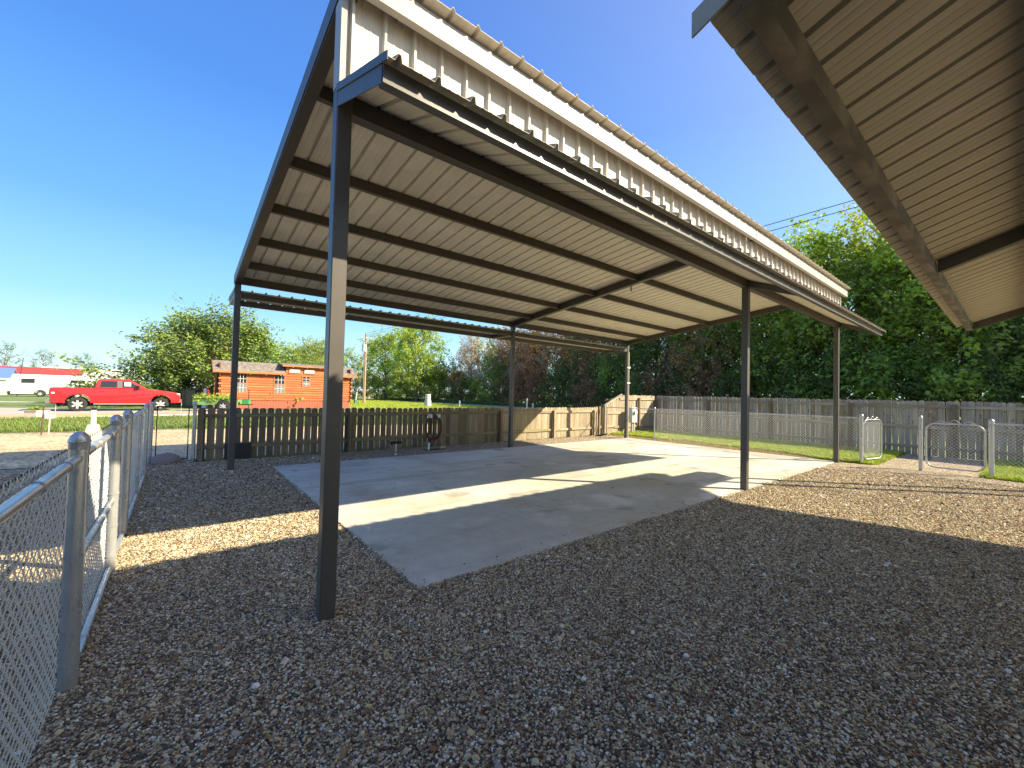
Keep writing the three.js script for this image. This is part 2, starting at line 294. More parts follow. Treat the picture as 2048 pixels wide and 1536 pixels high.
// ---------- the carport ----------
const L1 = 6.682, L2 = 12.211, W = 6.308, A = .0508;
const under = (z) => 3.645 + .114 * (z + W);             // underside of the main roof sheets
const cp = thing('carport', 'long open carport on dark bronze steel posts over a concrete slab', 'carport');
const chan = (len, h, w, t = .004) => { // lipped C channel along x, opening towards +z
  const s = [[0, 0], [w, 0], [w, .02], [w - t, .02], [w - t, t], [t, t], [t, h - t], [w - t, h - t], [w - t, h - .02], [w, h - .02], [w, h], [0, h]];
  const g = ext(s, len); g.rotateY(Math.PI / 2); return g; // x -> -z, z -> x
};
function bar(name, x0, x1, h, w, y, z, mat = M.bronze, flip = false) { const g = chan(x1 - x0, h, w); if (flip) g.scale(1, 1, -1), flipFaces(g); g.translate(x0, y, z); return part(name, g, mat, cp, true); }
function flipFaces(g) { const gi = g.index; if (gi) { for (let i = 0; i < gi.count; i += 3) { const a = gi.getX(i); gi.setX(i, gi.getX(i + 2)); gi.setX(i + 2, a); } } else { for (const k of Object.keys(g.attributes)) { const at = g.attributes[k], n = at.itemSize; for (let i = 0; i < at.count; i += 3) for (let c = 0; c < n; c++) { const t = at.array[i * n + c]; at.array[i * n + c] = at.array[(i + 2) * n + c]; at.array[(i + 2) * n + c] = t; } } } g.computeVertexNormals(); }
const topP = under(0) - .155, topQ = under(-W) - .155;
for (const x of [0, L1, L2]) {
  part('post', bx(x - A, x + A, -.08, topP, -A, A, .006), M.bronze, cp, false, x);
  part('post', bx(x - A, x + A, -.08, topQ, -W - A, -W + A, .006), M.bronze, cp, false, x + .3);
}
// sloping members in a plane x = const: quad prism from (z0,y0) to (z1,y1), depth h down
function slope(name, x0, x1, z0, y0, z1, y1, h, mat = M.bronze, parent = cp) {
  const g = ext([[z0, y0 - h], [z1, y1 - h], [z1, y1], [z0, y0]].map(([z, y]) => [-z, y]).reverse(), x1 - x0); g.rotateY(Math.PI / 2); g.translate(x0, 0, 0);
  return part(name, g, mat, parent, true);
}
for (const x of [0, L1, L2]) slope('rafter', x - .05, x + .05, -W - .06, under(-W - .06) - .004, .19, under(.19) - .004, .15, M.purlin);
// light lower lip of the middle rafter and a conduit under it
slope('rafter_lip', L1 - .052, L1 + .052, -W + .06, under(-W + .06) - .155, -.06, under(-.06) - .155, .006, M.bronze);
part('conduit', cyl(V(L1 - .085, under(-W + .1) - .145, -W + .1), V(L1 - .085, under(-.06) - .145, -.06), .011), M.darkSteel, cp);
{ const g = new THREE.TorusGeometry(.06, .007, 8, 24); g.rotateY(.5); g.translate(L1 - .02, under(-2.3) - .235, -2.3); part('hanging_ring', g, M.darkSteel, cp); }
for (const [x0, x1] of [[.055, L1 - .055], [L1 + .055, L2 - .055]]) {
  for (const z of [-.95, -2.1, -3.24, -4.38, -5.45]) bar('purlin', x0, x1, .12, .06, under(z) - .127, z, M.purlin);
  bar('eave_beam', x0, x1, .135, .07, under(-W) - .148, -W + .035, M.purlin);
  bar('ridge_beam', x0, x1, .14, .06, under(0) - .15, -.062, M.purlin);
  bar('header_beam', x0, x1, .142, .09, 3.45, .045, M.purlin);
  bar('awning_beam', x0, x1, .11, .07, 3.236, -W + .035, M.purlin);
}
// rake trim on both ends
for (const [x, s] of [[-.052, -1], [L2 + .052, 1]]) slope('rake_trim', Math.min(x, x + s * .006), Math.max(x, x + s * .006), -W - .1, under(-W - .1) + .034, .225, under(.225) + .034, .165);
run('roof_panel', cp, M.sheet, -.05, 14, under(-W - .12), -W - .12, under(.285), .285, 4, 2);
// upper wall of pale ribbed steel
{
  const len = under(.06) - .006 - 3.606, g = ribSheet(4, len), gl = ribSheet(2, len);
  for (let k = 0; k < 14; k++) { const m = put('wall_panel', k < 13 ? g : gl, [M.sheetWall, M.sheet], cp); m.rotation.x = Math.PI / 2; m.position.set(-.03 + k * 4 * RIB, 3.606 + len, .064 + (k % 2) * .001); }
  part('corner_trim', [bx(-.056, -.05, 3.6, under(0) - .16, -.04, .1), bx(-.05, -.018, 3.6, under(0) - .16, .094, .1)], M.fascia, cp);
}
// pale fascia beam under the high eave, in two lengths
for (const [x0, x1] of [[-.05, 6.52], [6.535, L2 + .05]]) bar('fascia', x0, x1, .158, .06, 4.2, .212, M.fascia);
for (const x of [.35, 6.5, L2 - .02]) part('fascia_bracket', bx(x - .03, x + .03, under(.1) - .16, under(.1) - .04, .1, .148), M.bronze, cp);
// sloping awning on the wall side
const awn = (z) => 3.592 - .382 * z;
for (const x of [-.047, L1, L2 + .047]) slope('awning_bracket', x - .003 - (x === L1 ? .03 : 0), x + .003 + (x === L1 ? .03 : 0), .055, awn(.055) - .006, .85, awn(.85) - .006, .11);
slope('awning_end_trim', -.058, -.052, .04, awn(.04) + .036, .94, awn(.94) + .036, .05);
slope('awning_end_trim', L2 + .052, L2 + .058, .04, awn(.04) + .036, .94, awn(.94) + .036, .05);
bar('awning_channel', -.05, L2 + .05, .10, .06, awn(.86) - .118, .872);
run('awning_panel', cp, M.sheet, -.05, 14, awn(-.03), -.03, awn(.945), .945, 4, 2);
// flat awning on the fence side
for (const x of [0, L1, L2]) part('awning_bracket', bx(x - .05, x + .05, 3.24, 3.345, -W - .93, -W - .052), M.bronze, cp, true);
for (const [x0, x1] of [[-.05, L2 + .05]]) bar('awning_channel', x0, x1, .11, .07, 3.245, -W - .93);
run('awning_panel', cp, M.sheet, -.05, 14, 3.362, -W - 1.03, 3.368, -W + .05, 4, 2);
part('awning_end_trim', bx(-.058, -.052, 3.33, 3.41, -W - 1.03, -W + .05), M.bronze, cp);
// strapped downpipe on the far corner post
part('downpipe', bx(L2 + .055, L2 + .1, .02, 3.22, -W - .02, -W + .03), M.fascia, cp);
for (const y of [2.05, 2.62]) part('strap', bx(L2 - .06, L2 + .115, y, y + .035, -W + .035 + A - .04, -W + .06 + A - .04), M.white, cp);

// ---------- the shelter beside it: lean-to eave overhead, open gable roof behind ----------
{
  const t = thing('metal_shelter', 'tan ribbed metal shelter roof with rusty eave beam beside the carport', 'shelter');
  const le = (z) => 3.055 + .345 * (z - 2.17);           // underside of the lean-to sheets
  const X0 = .73, X1 = 11.06;
  run('eave_panel', t, M.sheetShaded, X0, 12, le(2.17), 2.17, le(3.2), 3.2, 4, 1);
  const cb = (name, x0, x1, h, w, y, z, mat) => { const g = chan(x1 - x0, h, w); g.translate(x0, y, z); part(name, g, mat, t, true); };
  cb('eave_beam', X0 + .01, X1, .118, .075, le(2.30) - .12, 2.375, M.bronzeOld);
  cb('header_beam', X0 + .06, X1, .15, .08, le(3.06) - .18, 3.10, M.bronzeOld);
  for (const x of [X0 + .05, 5.66, X1 - .03]) slope('eave_rafter', x - .03, x + .03, 2.385, le(2.385) - .006, 3.015, le(3.015) - .006, .135, M.bronze, t);
  slope('end_trim', X0 - .012, X0 - .002, 2.13, le(2.13) + .035, 3.2, le(3.2) + .035, .10, M.fascia, t);
  for (const x of [X0 + .1, 5.66, X1]) part('post', bx(x - .05, x + .05, -.08, le(3.06) - .185, 3.03, 3.13, .005), M.bronze, t);
  // gable roof
  const RZ = 5.55, EZ = 2.42, EY = 3.68, RY = 4.80, FX = 10.66, BX = -9;
  const slopeLen = 24;
  for (const [z0, y0, z1, y1] of [[EZ, EY, RZ, RY]]) run('roof_panel', t, M.sheet, FX - 21 * 4 * RIB, 21, y0, z0, y1, z1);
  { const len = Math.hypot(RY - EY, RZ - EZ), g = ribSheet(4, len), a = Math.atan2(RY - EY, RZ - EZ); for (let k = 0; k < 21; k++) { const m = put('roof_panel', g, [M.roofTop, M.sheet], t); m.position.set(FX - (21 - k) * 4 * RIB, RY, RZ); m.rotation.x = a; } }
  slope('rake_beam', FX - .1, FX - .04, EZ + .05, EY + .0, RZ - .01, RY - .02, .15, M.bronze, t); slope('rake_beam', FX - .1, FX - .04, RZ + .01, RY - .02, 2 * RZ - EZ - .05, EY, .15, M.bronze, t);
  part('ridge_cap', [bx(FX - 21 * 4 * RIB, FX, RY + .03, RY + .045, RZ - .15, RZ + .15)], M.fascia, t);
  // open bays on posts; unseen back wall added to keep sun out
  part('back_wall', bx(-8.5, 2.4, -.05, EY - .1, 8.51, 8.58), M.sheetWall, t);
  for (const x of [-8.3, -3.6, 1.1, 5.8]) { part('post', bx(x - .05, x + .05, -.08, EY - .18, 8.4, 8.5, .005), M.bronze, t); part('post', bx(x - .05, x + .05, -.08, 3.62, 3.18, 3.28, .005), M.bronze, t); }
  for (const x of [10.58]) part('post', bx(x - .05, x + .05, -.08, EY - .18, 8.4, 8.5, .005), M.bronze, t);
  part('post', bx(10.53, 10.63, -.08, 3.62, 3.18, 3.28, .005), M.bronze, t);
}

// ---------- chain-link ----------
// woven wires between s = 0 and len, y from y0 to y1, in the local plane z = 0
function weave(len, y0, y1, r = .0019, step = .0355) {
  const pos = [], nor = [], idx = [], n = Math.floor(len / step), K = Math.floor((y1 - y0) / step), sides = 4;
  for (let i = 0; i < n; i++) {
    const base = pos.length / 3, x0 = i * step + .005, ph = i % 2;
    for (let k = 0; k <= K; k++) {
      const odd = (k + ph) % 2, x = x0 + (odd ? step + r * .9 : -r * .9), y = y0 + k * step, z = odd ? r * .9 : -r * .9;
      for (let s = 0; s < sides; s++) { const a = s / sides * 6.2832 + .785, cx = Math.cos(a), cz = Math.sin(a); pos.push(x + cx * r * .8, y + (odd ? -1 : 1) * cx * 0, z + cz * r); nor.push(cx, 0, cz); }
      if (k) for (let s = 0; s < sides; s++) { const a = base + (k - 1) * sides + s, b = base + (k - 1) * sides + (s + 1) % sides; idx.push(a, a + sides, b, b, a + sides, b + sides); }
    }
    // knuckle: the wire end folded over at the top
    const odd = (K + ph) % 2, xe = x0 + (odd ? step : 0), ye = y0 + K * step, dir = odd ? -1 : 1;
    const kb = pos.length / 3, kn = [[0, 0], [dir * .004, .012], [dir * .016, .013], [dir * .016, .002]];
    kn.forEach(([dx, dy], q) => { for (let s = 0; s < sides; s++) { const a = s / sides * 6.2832 + .785; pos.push(xe + dx + Math.cos(a) * r * .8, ye + dy, Math.sin(a) * r); nor.push(Math.cos(a), 0, Math.sin(a)); } if (q) for (let s = 0; s < sides; s++) { const a = kb + (q - 1) * sides + s, b = kb + (q - 1) * sides + (s + 1) % sides; idx.push(a, a + sides, b, b, a + sides, b + sides); } });
  }
  const g = new THREE.BufferGeometry(); g.setAttribute('position', new THREE.Float32BufferAttribute(pos, 3)); g.setAttribute('normal', new THREE.Float32BufferAttribute(nor, 3)); g.setIndex(idx); return g;
}
function meshPart(parent, len, y0, y1, x, z, turn, r) { const m = stuff(put('chain_link_mesh', weave(len, y0, y1, r), M.wire, parent)); m.position.set(x, 0, z); m.rotation.y = turn; return m; }
function pipe(parent, name, a, b, r, mat = M.galv) { return part(name, cyl(a, b, r, r, 14), mat, parent); }
function domePost(parent, x, z, h, r) {
  const g = new THREE.LatheGeometry([[0, h + .055], [r * .5, h + .05], [r * .95, h + .03], [r * 1.15, h + .008], [r * 1.18, h], [r * 1.08, h - .002], [r * 1.08, h - .035], [r, h - .035], [r, -.08]].map(([a, b]) => new THREE.Vector2(a, b)), 20); g.scale(1, 1, 1); g.translate(x, 0, z); flipFaces(g);
  return part('post', g, M.galv, parent);
}
const ring = (x, y, z, R, axis = 'y', t = .004) => { const g = new THREE.TorusGeometry(R, t, 6, 18); if (axis === 'y') g.rotateX(Math.PI / 2); if (axis === 'x') g.rotateY(Math.PI / 2); g.translate(x, y, z); return g; };
const band = (x, y, z, R, h = .022) => { const g = new THREE.CylinderGeometry(R, R, h, 18, 1, true); g.translate(x, y, z); return g; };
{
  const f = thing('chain_link_fence', 'galvanized chain-link fence with domed posts along the gravel by the carport end', 'fence');
  const X = -1.2;
  for (const [z, h, r] of [[2.55, 1.27, .037], [-.07, 1.245, .038], [-1.72, 1.245, .037], [-2.77, 1.24, .037], [-6.22, 1.2, .03], [-8.01, 1.175, .035]]) domePost(f, X, z, h, r);
  for (const [a, b] of [[3.6, -.03], [-.11, -1.68], [-1.76, -2.73], [-2.81, -6.19], [-6.25, -7.97]]) pipe(f, 'top_rail', V(X, 1.165, a), V(X, 1.165, b), .0215);
  for (const [a, b] of [[-.11, -1.68], [-1.76, -2.73], [-2.81, -6.19]]) pipe(f, 'bottom_rail', V(X, .055, a), V(X, .055, b), .019);
  pipe(f, 'middle_rail', V(X, .62, -.11), V(X, .60, -1.68), .019);
  pipe(f, 'upright', V(X, .075, -4.62), V(X, 1.143, -4.62), .018);
  meshPart(f, 3.5, .04, 1.215, X - .03, 3.5, Math.PI / 2, .0026);
  meshPart(f, 1.6, .04, 1.215, X - .03, -.1, Math.PI / 2, .0023);
  meshPart(f, .95, .04, 1.2, X - .03, -1.77, Math.PI / 2);
  meshPart(f, 3.35, .04, 1.2, X - .03, -2.82, Math.PI / 2);
  meshPart(f, 1.7, .04, 1.18, X - .03, -6.27, Math.PI / 2);
  for (const z of [-.07, -1.72, -2.77]) for (const y of [.16, .4, .66, .92, 1.1]) part('tension_band', band(X, y, z, .0405), M.galv, f);
  for (const [z, y] of [[.75, 1.165], [1.35, 1.165], [.25, 1.165], [-.7, 1.165], [-1.25, 1.165], [-3.6, 1.165], [-4.3, 1.165], [-5.2, 1.165], [-.45, .62], [-.9, .61], [-1.35, .61], [-.5, .055], [-1.1, .055], [-3.5, .055], [-4.2, .055], [-5, .055]]) part('wire_tie', ring(X, y, z, .024, 'z', .0022), M.galv, f);
  for (const z of [-.07, -1.72, -2.77]) part('tension_bar', bx(X - .045, X - .03, .06, 1.16, z - .05, z - .044), M.galv, f);
}
{ // small gate at the end of it
  const g = thing('chain_link_gate', 'narrow chain-link gate with dark frame between domed post and wood fence', 'gate', -1.15, 0, -7.96, -.28);
  pipe(g, 'top_rail', V(.03, 1.13, 0), V(.60, 1.13, 0), .016, M.darkSteel); pipe(g, 'bottom_rail', V(.05, .08, 0), V(.58, .08, 0), .012, M.darkSteel);
  pipe(g, 'stile', V(.04, .07, 0), V(.04, 1.12, 0), .009, M.darkSteel); pipe(g, 'stile', V(.56, .07, 0), V(.56, 1.12, 0), .009, M.darkSteel);
  meshPart(g, .5, .08, 1.12, .05, 0, 0);
  const p = thing('gate_post', 'round grey gate post next to the dark wood fence', 'post', -.52, 0, -7.78);
  domePost(p, 0, 0, 1.19, .034); part('hinge_band', band(0, 1.1, 0, .037), M.galv, p); part('hinge_band', band(0, .3, 0, .037), M.galv, p);
}
{ // fence towards the lawn
  const f = thing('chain_link_fence', 'low chain-link fence on thin posts between slab and grass strip', 'fence'), X = 12.66;
  for (const [z, r, h] of [[-7.55, .026, 1.12], [-5.41, .026, 1.14], [-2.45, .024, 1.15], [.41, .038, 1.2]]) domePost(f, X, z, h, r);
  pipe(f, 'top_rail', V(X, 1.12, -7.53), V(X, 1.12, -5.44), .017); pipe(f, 'top_rail', V(X, 1.12, -5.38), V(X, 1.14, -2.48), .017); pipe(f, 'top_rail', V(X, 1.14, -2.42), V(X, 1.15, .38), .017);
  meshPart(f, 5.75, .05, 1.18, X + .02, .37, Math.PI / 2, .0036);
  for (const y of [.2, .5, .8, 1.05]) part('tension_band', band(X, y, .41, .041), M.galv, f);
  const f2 = thing('chain_link_fence', 'short chain-link run on a thick post past the closed scroll gate', 'fence');
  domePost(f2, X, 2.56, 1.2, .042); domePost(f2, X, 5.2, 1.2, .03);
  pipe(f2, 'top_rail', V(X, 1.15, 2.6), V(X, 1.15, 5.17), .017); meshPart(f2, 2.6, .05, 1.15, X + .02, 5.2, Math.PI / 2, .0036);
  const gp = thing('gate_post', 'round grey gate post standing alone between two scroll-top gates', 'post', 12.52, 0, 1.5);
  domePost(gp, 0, 0, 1.22, .036); part('latch', bx(.03, .09, .82, .86, -.02, .02), M.galv, gp);
}
function scrollGate(name, label, w, x, z, turn) {
  const g = thing(name, label, 'gate', x, 0, z, turn, undefined), r = .16, y0 = .1, y1 = 1.1, pts = [];
  for (const [cx, cy, a0] of [[w - r, y1 - r, 0], [r, y1 - r, 90], [r, y0 + r, 180], [w - r, y0 + r, 270]]) for (let k = 0; k <= 4; k++) { const a = (a0 + k * 22.5) * Math.PI / 180; pts.push(V(cx + r * Math.cos(a), cy + r * Math.sin(a), 0)); }
  part('frame', tube(pts, .017, 8, true, 90), M.galv, g);
  const m = stuff(put('chain_link_mesh', weave(w - .12, y0 + .06, y1 - .02, .0036), M.wire, g)); m.position.set(.06, 0, 0);
  for (const s of [-1, 1]) { const q = []; for (let k = 0; k <= 12; k++) { const t = k / 12; q.push(V(w / 2 + s * t * w * .33, y1 + .02 + .075 * Math.pow(Math.cos(t * 4.2), 2) * (1 - .5 * t), 0)); } part('scroll', tube(q, .007, 6, false, 30), M.galv, g); }
  for (const y of [.25, .92]) part('hinge', [cyl(V(-.055, y, 0), V(.02, y, 0), .012), band(-.06, y, 0, .02, .03)], M.galv, g);
  return g;
}
scrollGate('scroll_gate', 'narrow chain-link gate with scroll top standing open over the grass', .92, 12.74, .44, -.22 - Math.PI * 0);
scrollGate('scroll_gate', 'wide chain-link gate with scroll top closed across the gravel path', .90, 12.72, 2.47, Math.PI / 2);

// ---------- wooden fences ----------
const picketCache = {};
function picketGeo(w, h, v) { // dog-eared board, grain upright
  const k = `${w.toFixed(2)}_${h.toFixed(2)}_${v}`; if (picketCache[k]) return picketCache[k];
  const e = w * .24, g = ext([[-w / 2, 0], [w / 2, 0], [w / 2, h - e], [w / 2 - e, h], [-w / 2 + e, h], [-w / 2, h - e]], .016); g.translate(0, 0, -.008);
  return picketCache[k] = uvm(g, false, v * .37 + .1, v * .83);
}
function woodFence(f, o) { // along local x, rails and posts on +z side
  let x = o.x0, i = 0;
  while (x < o.x1 - .05) {
    const w = o.w, gap = o.gap(x), h = (o.height ? o.height(x) : o.h);
    const m = put('picket', picketGeo(w, Math.round(h * 50) / 50, i % 7), pick(o.mats(x)), f); m.position.set(x + w / 2, o.y + rr(-.012, .012), 0); m.rotation.z = rr(-.006, .006); m.rotation.y = rr(-.02, .02); x += w + gap; i++;
  }
  for (const [a, b, y, mat] of o.rails) part('rail', bx(a, b, y, y + .085, .010, .048, .004), mat, f, true, a, y);
  for (const [px, h, mat] of o.posts) part('post', bx(px - .045, px + .045, -.15, h, .050, .14, .006), mat, f, false, px, .3);
}
{
  const f = thing('wood_fence', 'low weathered dog-eared picket fence behind the carport slab', 'fence', 0, 0, -7.86);
  const R = [];
  const px = [-.41, 2.62, 5.02, 7.45, 9.9, 12.15];
  for (let i = 0; i < 5; i++) { const mat = i < 3 ? M.brownWood[(i * 2) % 5] : M.tanWood[i % 4]; R.push([px[i] + (i ? .003 : -.03), px[i + 1] - .003, .90, mat], [px[i] + (i ? .003 : -.03), px[i + 1] - .003, .24, i === 1 || i === 3 ? M.mossWood : mat]); }
  woodFence(f, { x0: -.46, x1: 12.42, y: -.02, h: 1.13, w: .135, gap: (x) => (x < 5.2 ? rr(.017, .026) : rnd() < .2 ? rr(.010, .02) : rr(.001, .004)), mats: (x) => (x < 3.6 ? M.brownWood : x < 7.6 ? [...M.brownWood, M.tanWood[3], M.greyWood[3]] : M.tanWood), rails: R, posts: px.map((x, i) => [x, i === 0 ? 1.09 : 1.0, i < 4 ? M.postWood : M.tanWood[1]]) });
  const d = part('kick_board', bx(.01, .5, -.01, .34, .052, .064), M.darkSteel, f); d.rotation.x = -.03;
}
{
  const f = thing('wood_fence', 'pale new board fence stepping up to the tall corner', 'fence', 0, 0, -7.95);
  const top = (x) => x < 12.95 ? 1.15 : x < 14.15 ? 1.15 + (x - 12.95) / 1.2 * .5 : 1.66;
  woodFence(f, { x0: 12.44, x1: 16.78, y: -.02, w: .135, height: top, gap: () => rr(.001, .006), mats: () => M.tanWood, rails: [[12.5, 13.6, .25, M.tanWood[0]], [14.0, 16.7, 1.42, M.tanWood[0]], [13.0, 16.7, .82, M.tanWood[2]], [13.62, 16.7, .22, M.tanWood[1]]], posts: [[12.55, 1.14, M.postWood], [12.9, 1.2, M.tanWood[3]], [15.35, 1.52, M.postWood]] });
  const c = part('cap_board', bx(0, 1.3, 0, .05, -.03, .06), M.tanWood[2], f, true); c.position.set(12.95, 1.13, 0); c.rotation.z = Math.atan2(.5, 1.2);
  part('brace', cyl(V(12.1, .02, .35), V(12.52, 1.02, .16), .011), M.darkSteel, f);
}
{
  const f = thing('wood_fence', 'tall grey weathered board fence behind the chain-link', 'fence', 16.84, 0, -7.9, -Math.PI / 2);
  const R = [], P = []; for (let x = 0; x < 14.4; x += 2.4) { for (const [y, m] of [[1.43, 1], [.80, 3], [.2, 4]]) R.push([x + .003, x + 2.397, y, M.greyWood[(m + x) % 5 | 0]]); P.push([x + .05, 1.55, M.postWood]); }
  woodFence(f, { x0: 0, x1: 14.4, y: -.02, h: 1.66, w: .137, gap: () => (rnd() < .8 ? rr(.006, .014) : .002), mats: () => M.greyWood, rails: R.map(([a, b, y, m]) => [a, b, y, m]), posts: P });
}

// ---------- trees ----------
const leafMat = (r, g, b, tr = .3) => new THREE.MeshPhysicalMaterial({ color: lin(r, g, b), vertexColors: true, roughness: .75, transmission: tr, thickness: 0, side: THREE.DoubleSide });
const LEAF = { fresh: leafMat(.37, .50, .03, .58), mid: leafMat(.27, .38, .025, .52), deep: leafMat(.14, .195, .018, .4), olive: leafMat(.22, .32, .035, .42), brown: leafMat(.38, .19, .08, .35), pale: leafMat(.55, .43, .25, .35), yellow: leafMat(.52, .55, .04, .58) };
function limb(pos, a, b, r0, r1, bend, seg = 5, sides = 6) { // bent tapered branch as triangles
  const d = b.clone().sub(a), L = d.length(), up = Math.abs(d.y) > L * .9 ? V(1, 0, 0) : V(0, 1, 0), s = d.clone().cross(up).normalize(), t = s.clone().cross(d).normalize(); const rings = [];
  for (let k = 0; k <= seg; k++) {
    const f = k / seg, c = a.clone().addScaledVector(d, f).addScaledVector(bend, Math.sin(f * Math.PI)), r = r0 + (r1 - r0) * f; const ringP = [];
    for (let q = 0; q < sides; q++) { const an = q / sides * 6.2832; ringP.push(c.clone().addScaledVector(s, Math.cos(an) * r).addScaledVector(t, Math.sin(an) * r)); } rings.push(ringP);
  }
  for (let k = 0; k < seg; k++) for (let q = 0; q < sides; q++) { const A0 = rings[k][q], B0 = rings[k][(q + 1) % sides], A1 = rings[k + 1][q], B1 = rings[k + 1][(q + 1) % sides]; for (const p of [A0, B0, A1, B0, B1, A1]) pos.push(p.x, p.y, p.z); }
}
const triGeo = (pos, col) => { const g = new THREE.BufferGeometry(); g.setAttribute('position', new THREE.Float32BufferAttribute(pos, 3)); if (col) g.setAttribute('color', new THREE.Float32BufferAttribute(col, 3)); g.computeVertexNormals(); return g; };
const rdir = () => { const z = rr(-1, 1), a = rnd() * 6.2832, s = Math.sqrt(1 - z * z); return V(s * Math.cos(a), z, s * Math.sin(a)); };
function leaf(pos, col, c, n, L, wd, k) { // folded pointed leaf
  const t = rdir().cross(n).normalize(), b = n.clone().cross(t), tip = c.clone().addScaledVector(t, L), m = c.clone().addScaledVector(t, L * .45);
  const l = m.clone().addScaledVector(b, wd).addScaledVector(n, wd * .35), r = m.clone().addScaledVector(b, -wd).addScaledVector(n, wd * .35);
  for (const p of [c, l, tip, c, tip, r]) { pos.push(p.x, p.y, p.z); col.push(k[0], k[1], k[2]); }
}
// o: h, r (crown radius), base (crown bottom), lobes, clumps per lobe, leaves per clump, L leaf length
function growTree(o) {
  const wpos = [], pos = [], col = [];
  const top = V(rr(-.4, .4), o.h * .82, rr(-.4, .4)); if (o.trunk !== 0) limb(wpos, V(0, -.3, 0), top, o.tr ?? o.h * .02, .04, V(rr(-.4, .4), 0, rr(-.4, .4)), 8, 8);
  for (let i = 0; i < o.lobes; i++) {
    const f = (i + .5) / o.lobes, y = o.base + (o.h - o.base) * Math.pow(f, o.pow ?? .85), prof = o.profile ? o.profile(f) : Math.sqrt(Math.max(.05, 1 - Math.pow(2 * f - .85, 2) / 1.5));
    const an = i * 2.39996 + rr(-.5, .5), rad = o.r * prof * rr(.45, .92), c = V(Math.cos(an) * rad, y + rr(-.4, .4), Math.sin(an) * rad);
    const start = V(top.x * y / o.h * .8, Math.max(.4, y - rad * rr(.5, .9) - .3), top.z * y / o.h * .8);
    limb(wpos, start, c, o.h * .007 + .012, .012, V(0, rr(-.3, .4), 0), 4, 5);
    const lr = (o.lr ?? o.r * .42) * rr(.7, 1.2), tone = rr(.72, 1.22), warm = rr(.9, 1.12);
    for (let k = 0; k < o.clumps; k++) {
      const d = rdir(); d.y *= .75; const q = c.clone().addScaledVector(d, lr * Math.pow(rnd(), .42)), cr = (o.cr ?? .38) * rr(.6, 1.3);
      if (rnd() < .5) limb(wpos, c.clone().lerp(start, .1), q, .012, .004, rdir().multiplyScalar(.1), 2, 3);
      const tk = tone * rr(.8, 1.2);
      for (let j = 0; j < o.leaves; j++) {
        const e = rdir(), p = q.clone().addScaledVector(e, cr * Math.cbrt(rnd())), n = e.multiplyScalar(.7).add(V(0, .75, 0)).addScaledVector(rdir(), .5).normalize(), kk = tk * rr(.75, 1.25), L = o.L * rr(.7, 1.3);
        leaf(pos, col, p, n, L, L * .3, [kk * warm, kk, kk * rr(.8, 1.1)]);
      }
    }
    for (let k = 0; k < (o.sprays ?? 2); k++) { // loose twigs that break the outline
      const d = V(c.x, (y - o.base) * .7 + .4, c.z).normalize().addScaledVector(rdir(), .6).normalize(), e = c.clone().addScaledVector(d, lr * rr(1.0, 1.75)); limb(wpos, c, e, .018, .004, rdir().multiplyScalar(.15), 3, 3);
      for (let j = 0; j < o.leaves * .9; j++) { const p = c.clone().lerp(e, rr(.45, 1.03)).addScaledVector(rdir(), .14 + o.L * .5), kk = tone * rr(.75, 1.25), L = o.L * rr(.7, 1.2); leaf(pos, col, p, rdir().add(V(0, .6, 0)).normalize(), L, L * .3, [kk, kk, kk]); }
    }
  }
  return { w: uvm(triGeo(wpos)), c: triGeo(pos, col) };
}
function bareTree(h, spread) { // leafless tree with many grey twigs
  const w = []; const go = (a, d, L, r, depth) => { const b = a.clone().addScaledVector(d, L); limb(w, a, b, r, r * .62, rdir().multiplyScalar(L * .07), 3, depth > 2 ? 3 : 5); if (depth < 5) for (let k = 0; k < (depth < 1 ? 4 : 3); k++) go(a.clone().lerp(b, rr(.55, 1)), d.clone().addScaledVector(rdir(), spread).add(V(0, .12, 0)).normalize(), L * rr(.55, .78), r * .58, depth + 1); };
  go(V(0, -.2, 0), V(.03, 1, .02).normalize(), h * .34, h * .018, 0); return uvm(triGeo(w));
}
function tree(geo, mat, label, group, name = 'tree', wood = M.bark) { const o = thing(name, label, 'tree', 0, 0, 0, 0, group); put('trunk', geo.w, wood, o); put('crown', geo.c, mat, o); return o; }
seed = 4242;
const G = {
  broadA: growTree({ h: 13, r: 4.6, base: 1.4, lobes: 36, clumps: 17, leaves: 22, L: .33, cr: .55 }),
  broadB: growTree({ h: 12, r: 3.6, base: 1.6, lobes: 24, clumps: 14, leaves: 20, L: .27, cr: .5 }),
  loose: growTree({ h: 14, r: 3.4, base: 4.5, lobes: 20, clumps: 8, leaves: 13, L: .24, cr: .55, sprays: 5 }),
  vine: growTree({ h: 11, r: 3.4, base: .6, lobes: 28, clumps: 12, leaves: 20, L: .22, cr: .5, profile: (f) => 1 - .45 * f * f, sprays: 3 }),
  bush: growTree({ h: 4.6, r: 2.5, base: .1, lobes: 18, clumps: 9, leaves: 20, L: .22, cr: .4, trunk: 0, profile: (f) => 1.05 - .6 * f * f }),
  bare: { w: bareTree(9.5, .62) },
};
// the large spreading tree behind the log cabin
{
  const g = growTree({ h: 8.6, r: 6.6, base: 1.5, lobes: 60, clumps: 22, leaves: 26, L: .24, cr: .55, lr: 1.8, sprays: 6, pow: 1.25, tr: .28, profile: (f) => 1.08 - .78 * Math.pow(f, 1.2) });
  const t = tree(g, LEAF.olive, 'wide spreading tree with arching leafy branches between the red pickup and the log cabin'); t.position.set(1.6, -.1, -41.5); t.rotation.y = 1.1; t.scale.set(1.12, .84, 1.12);
}
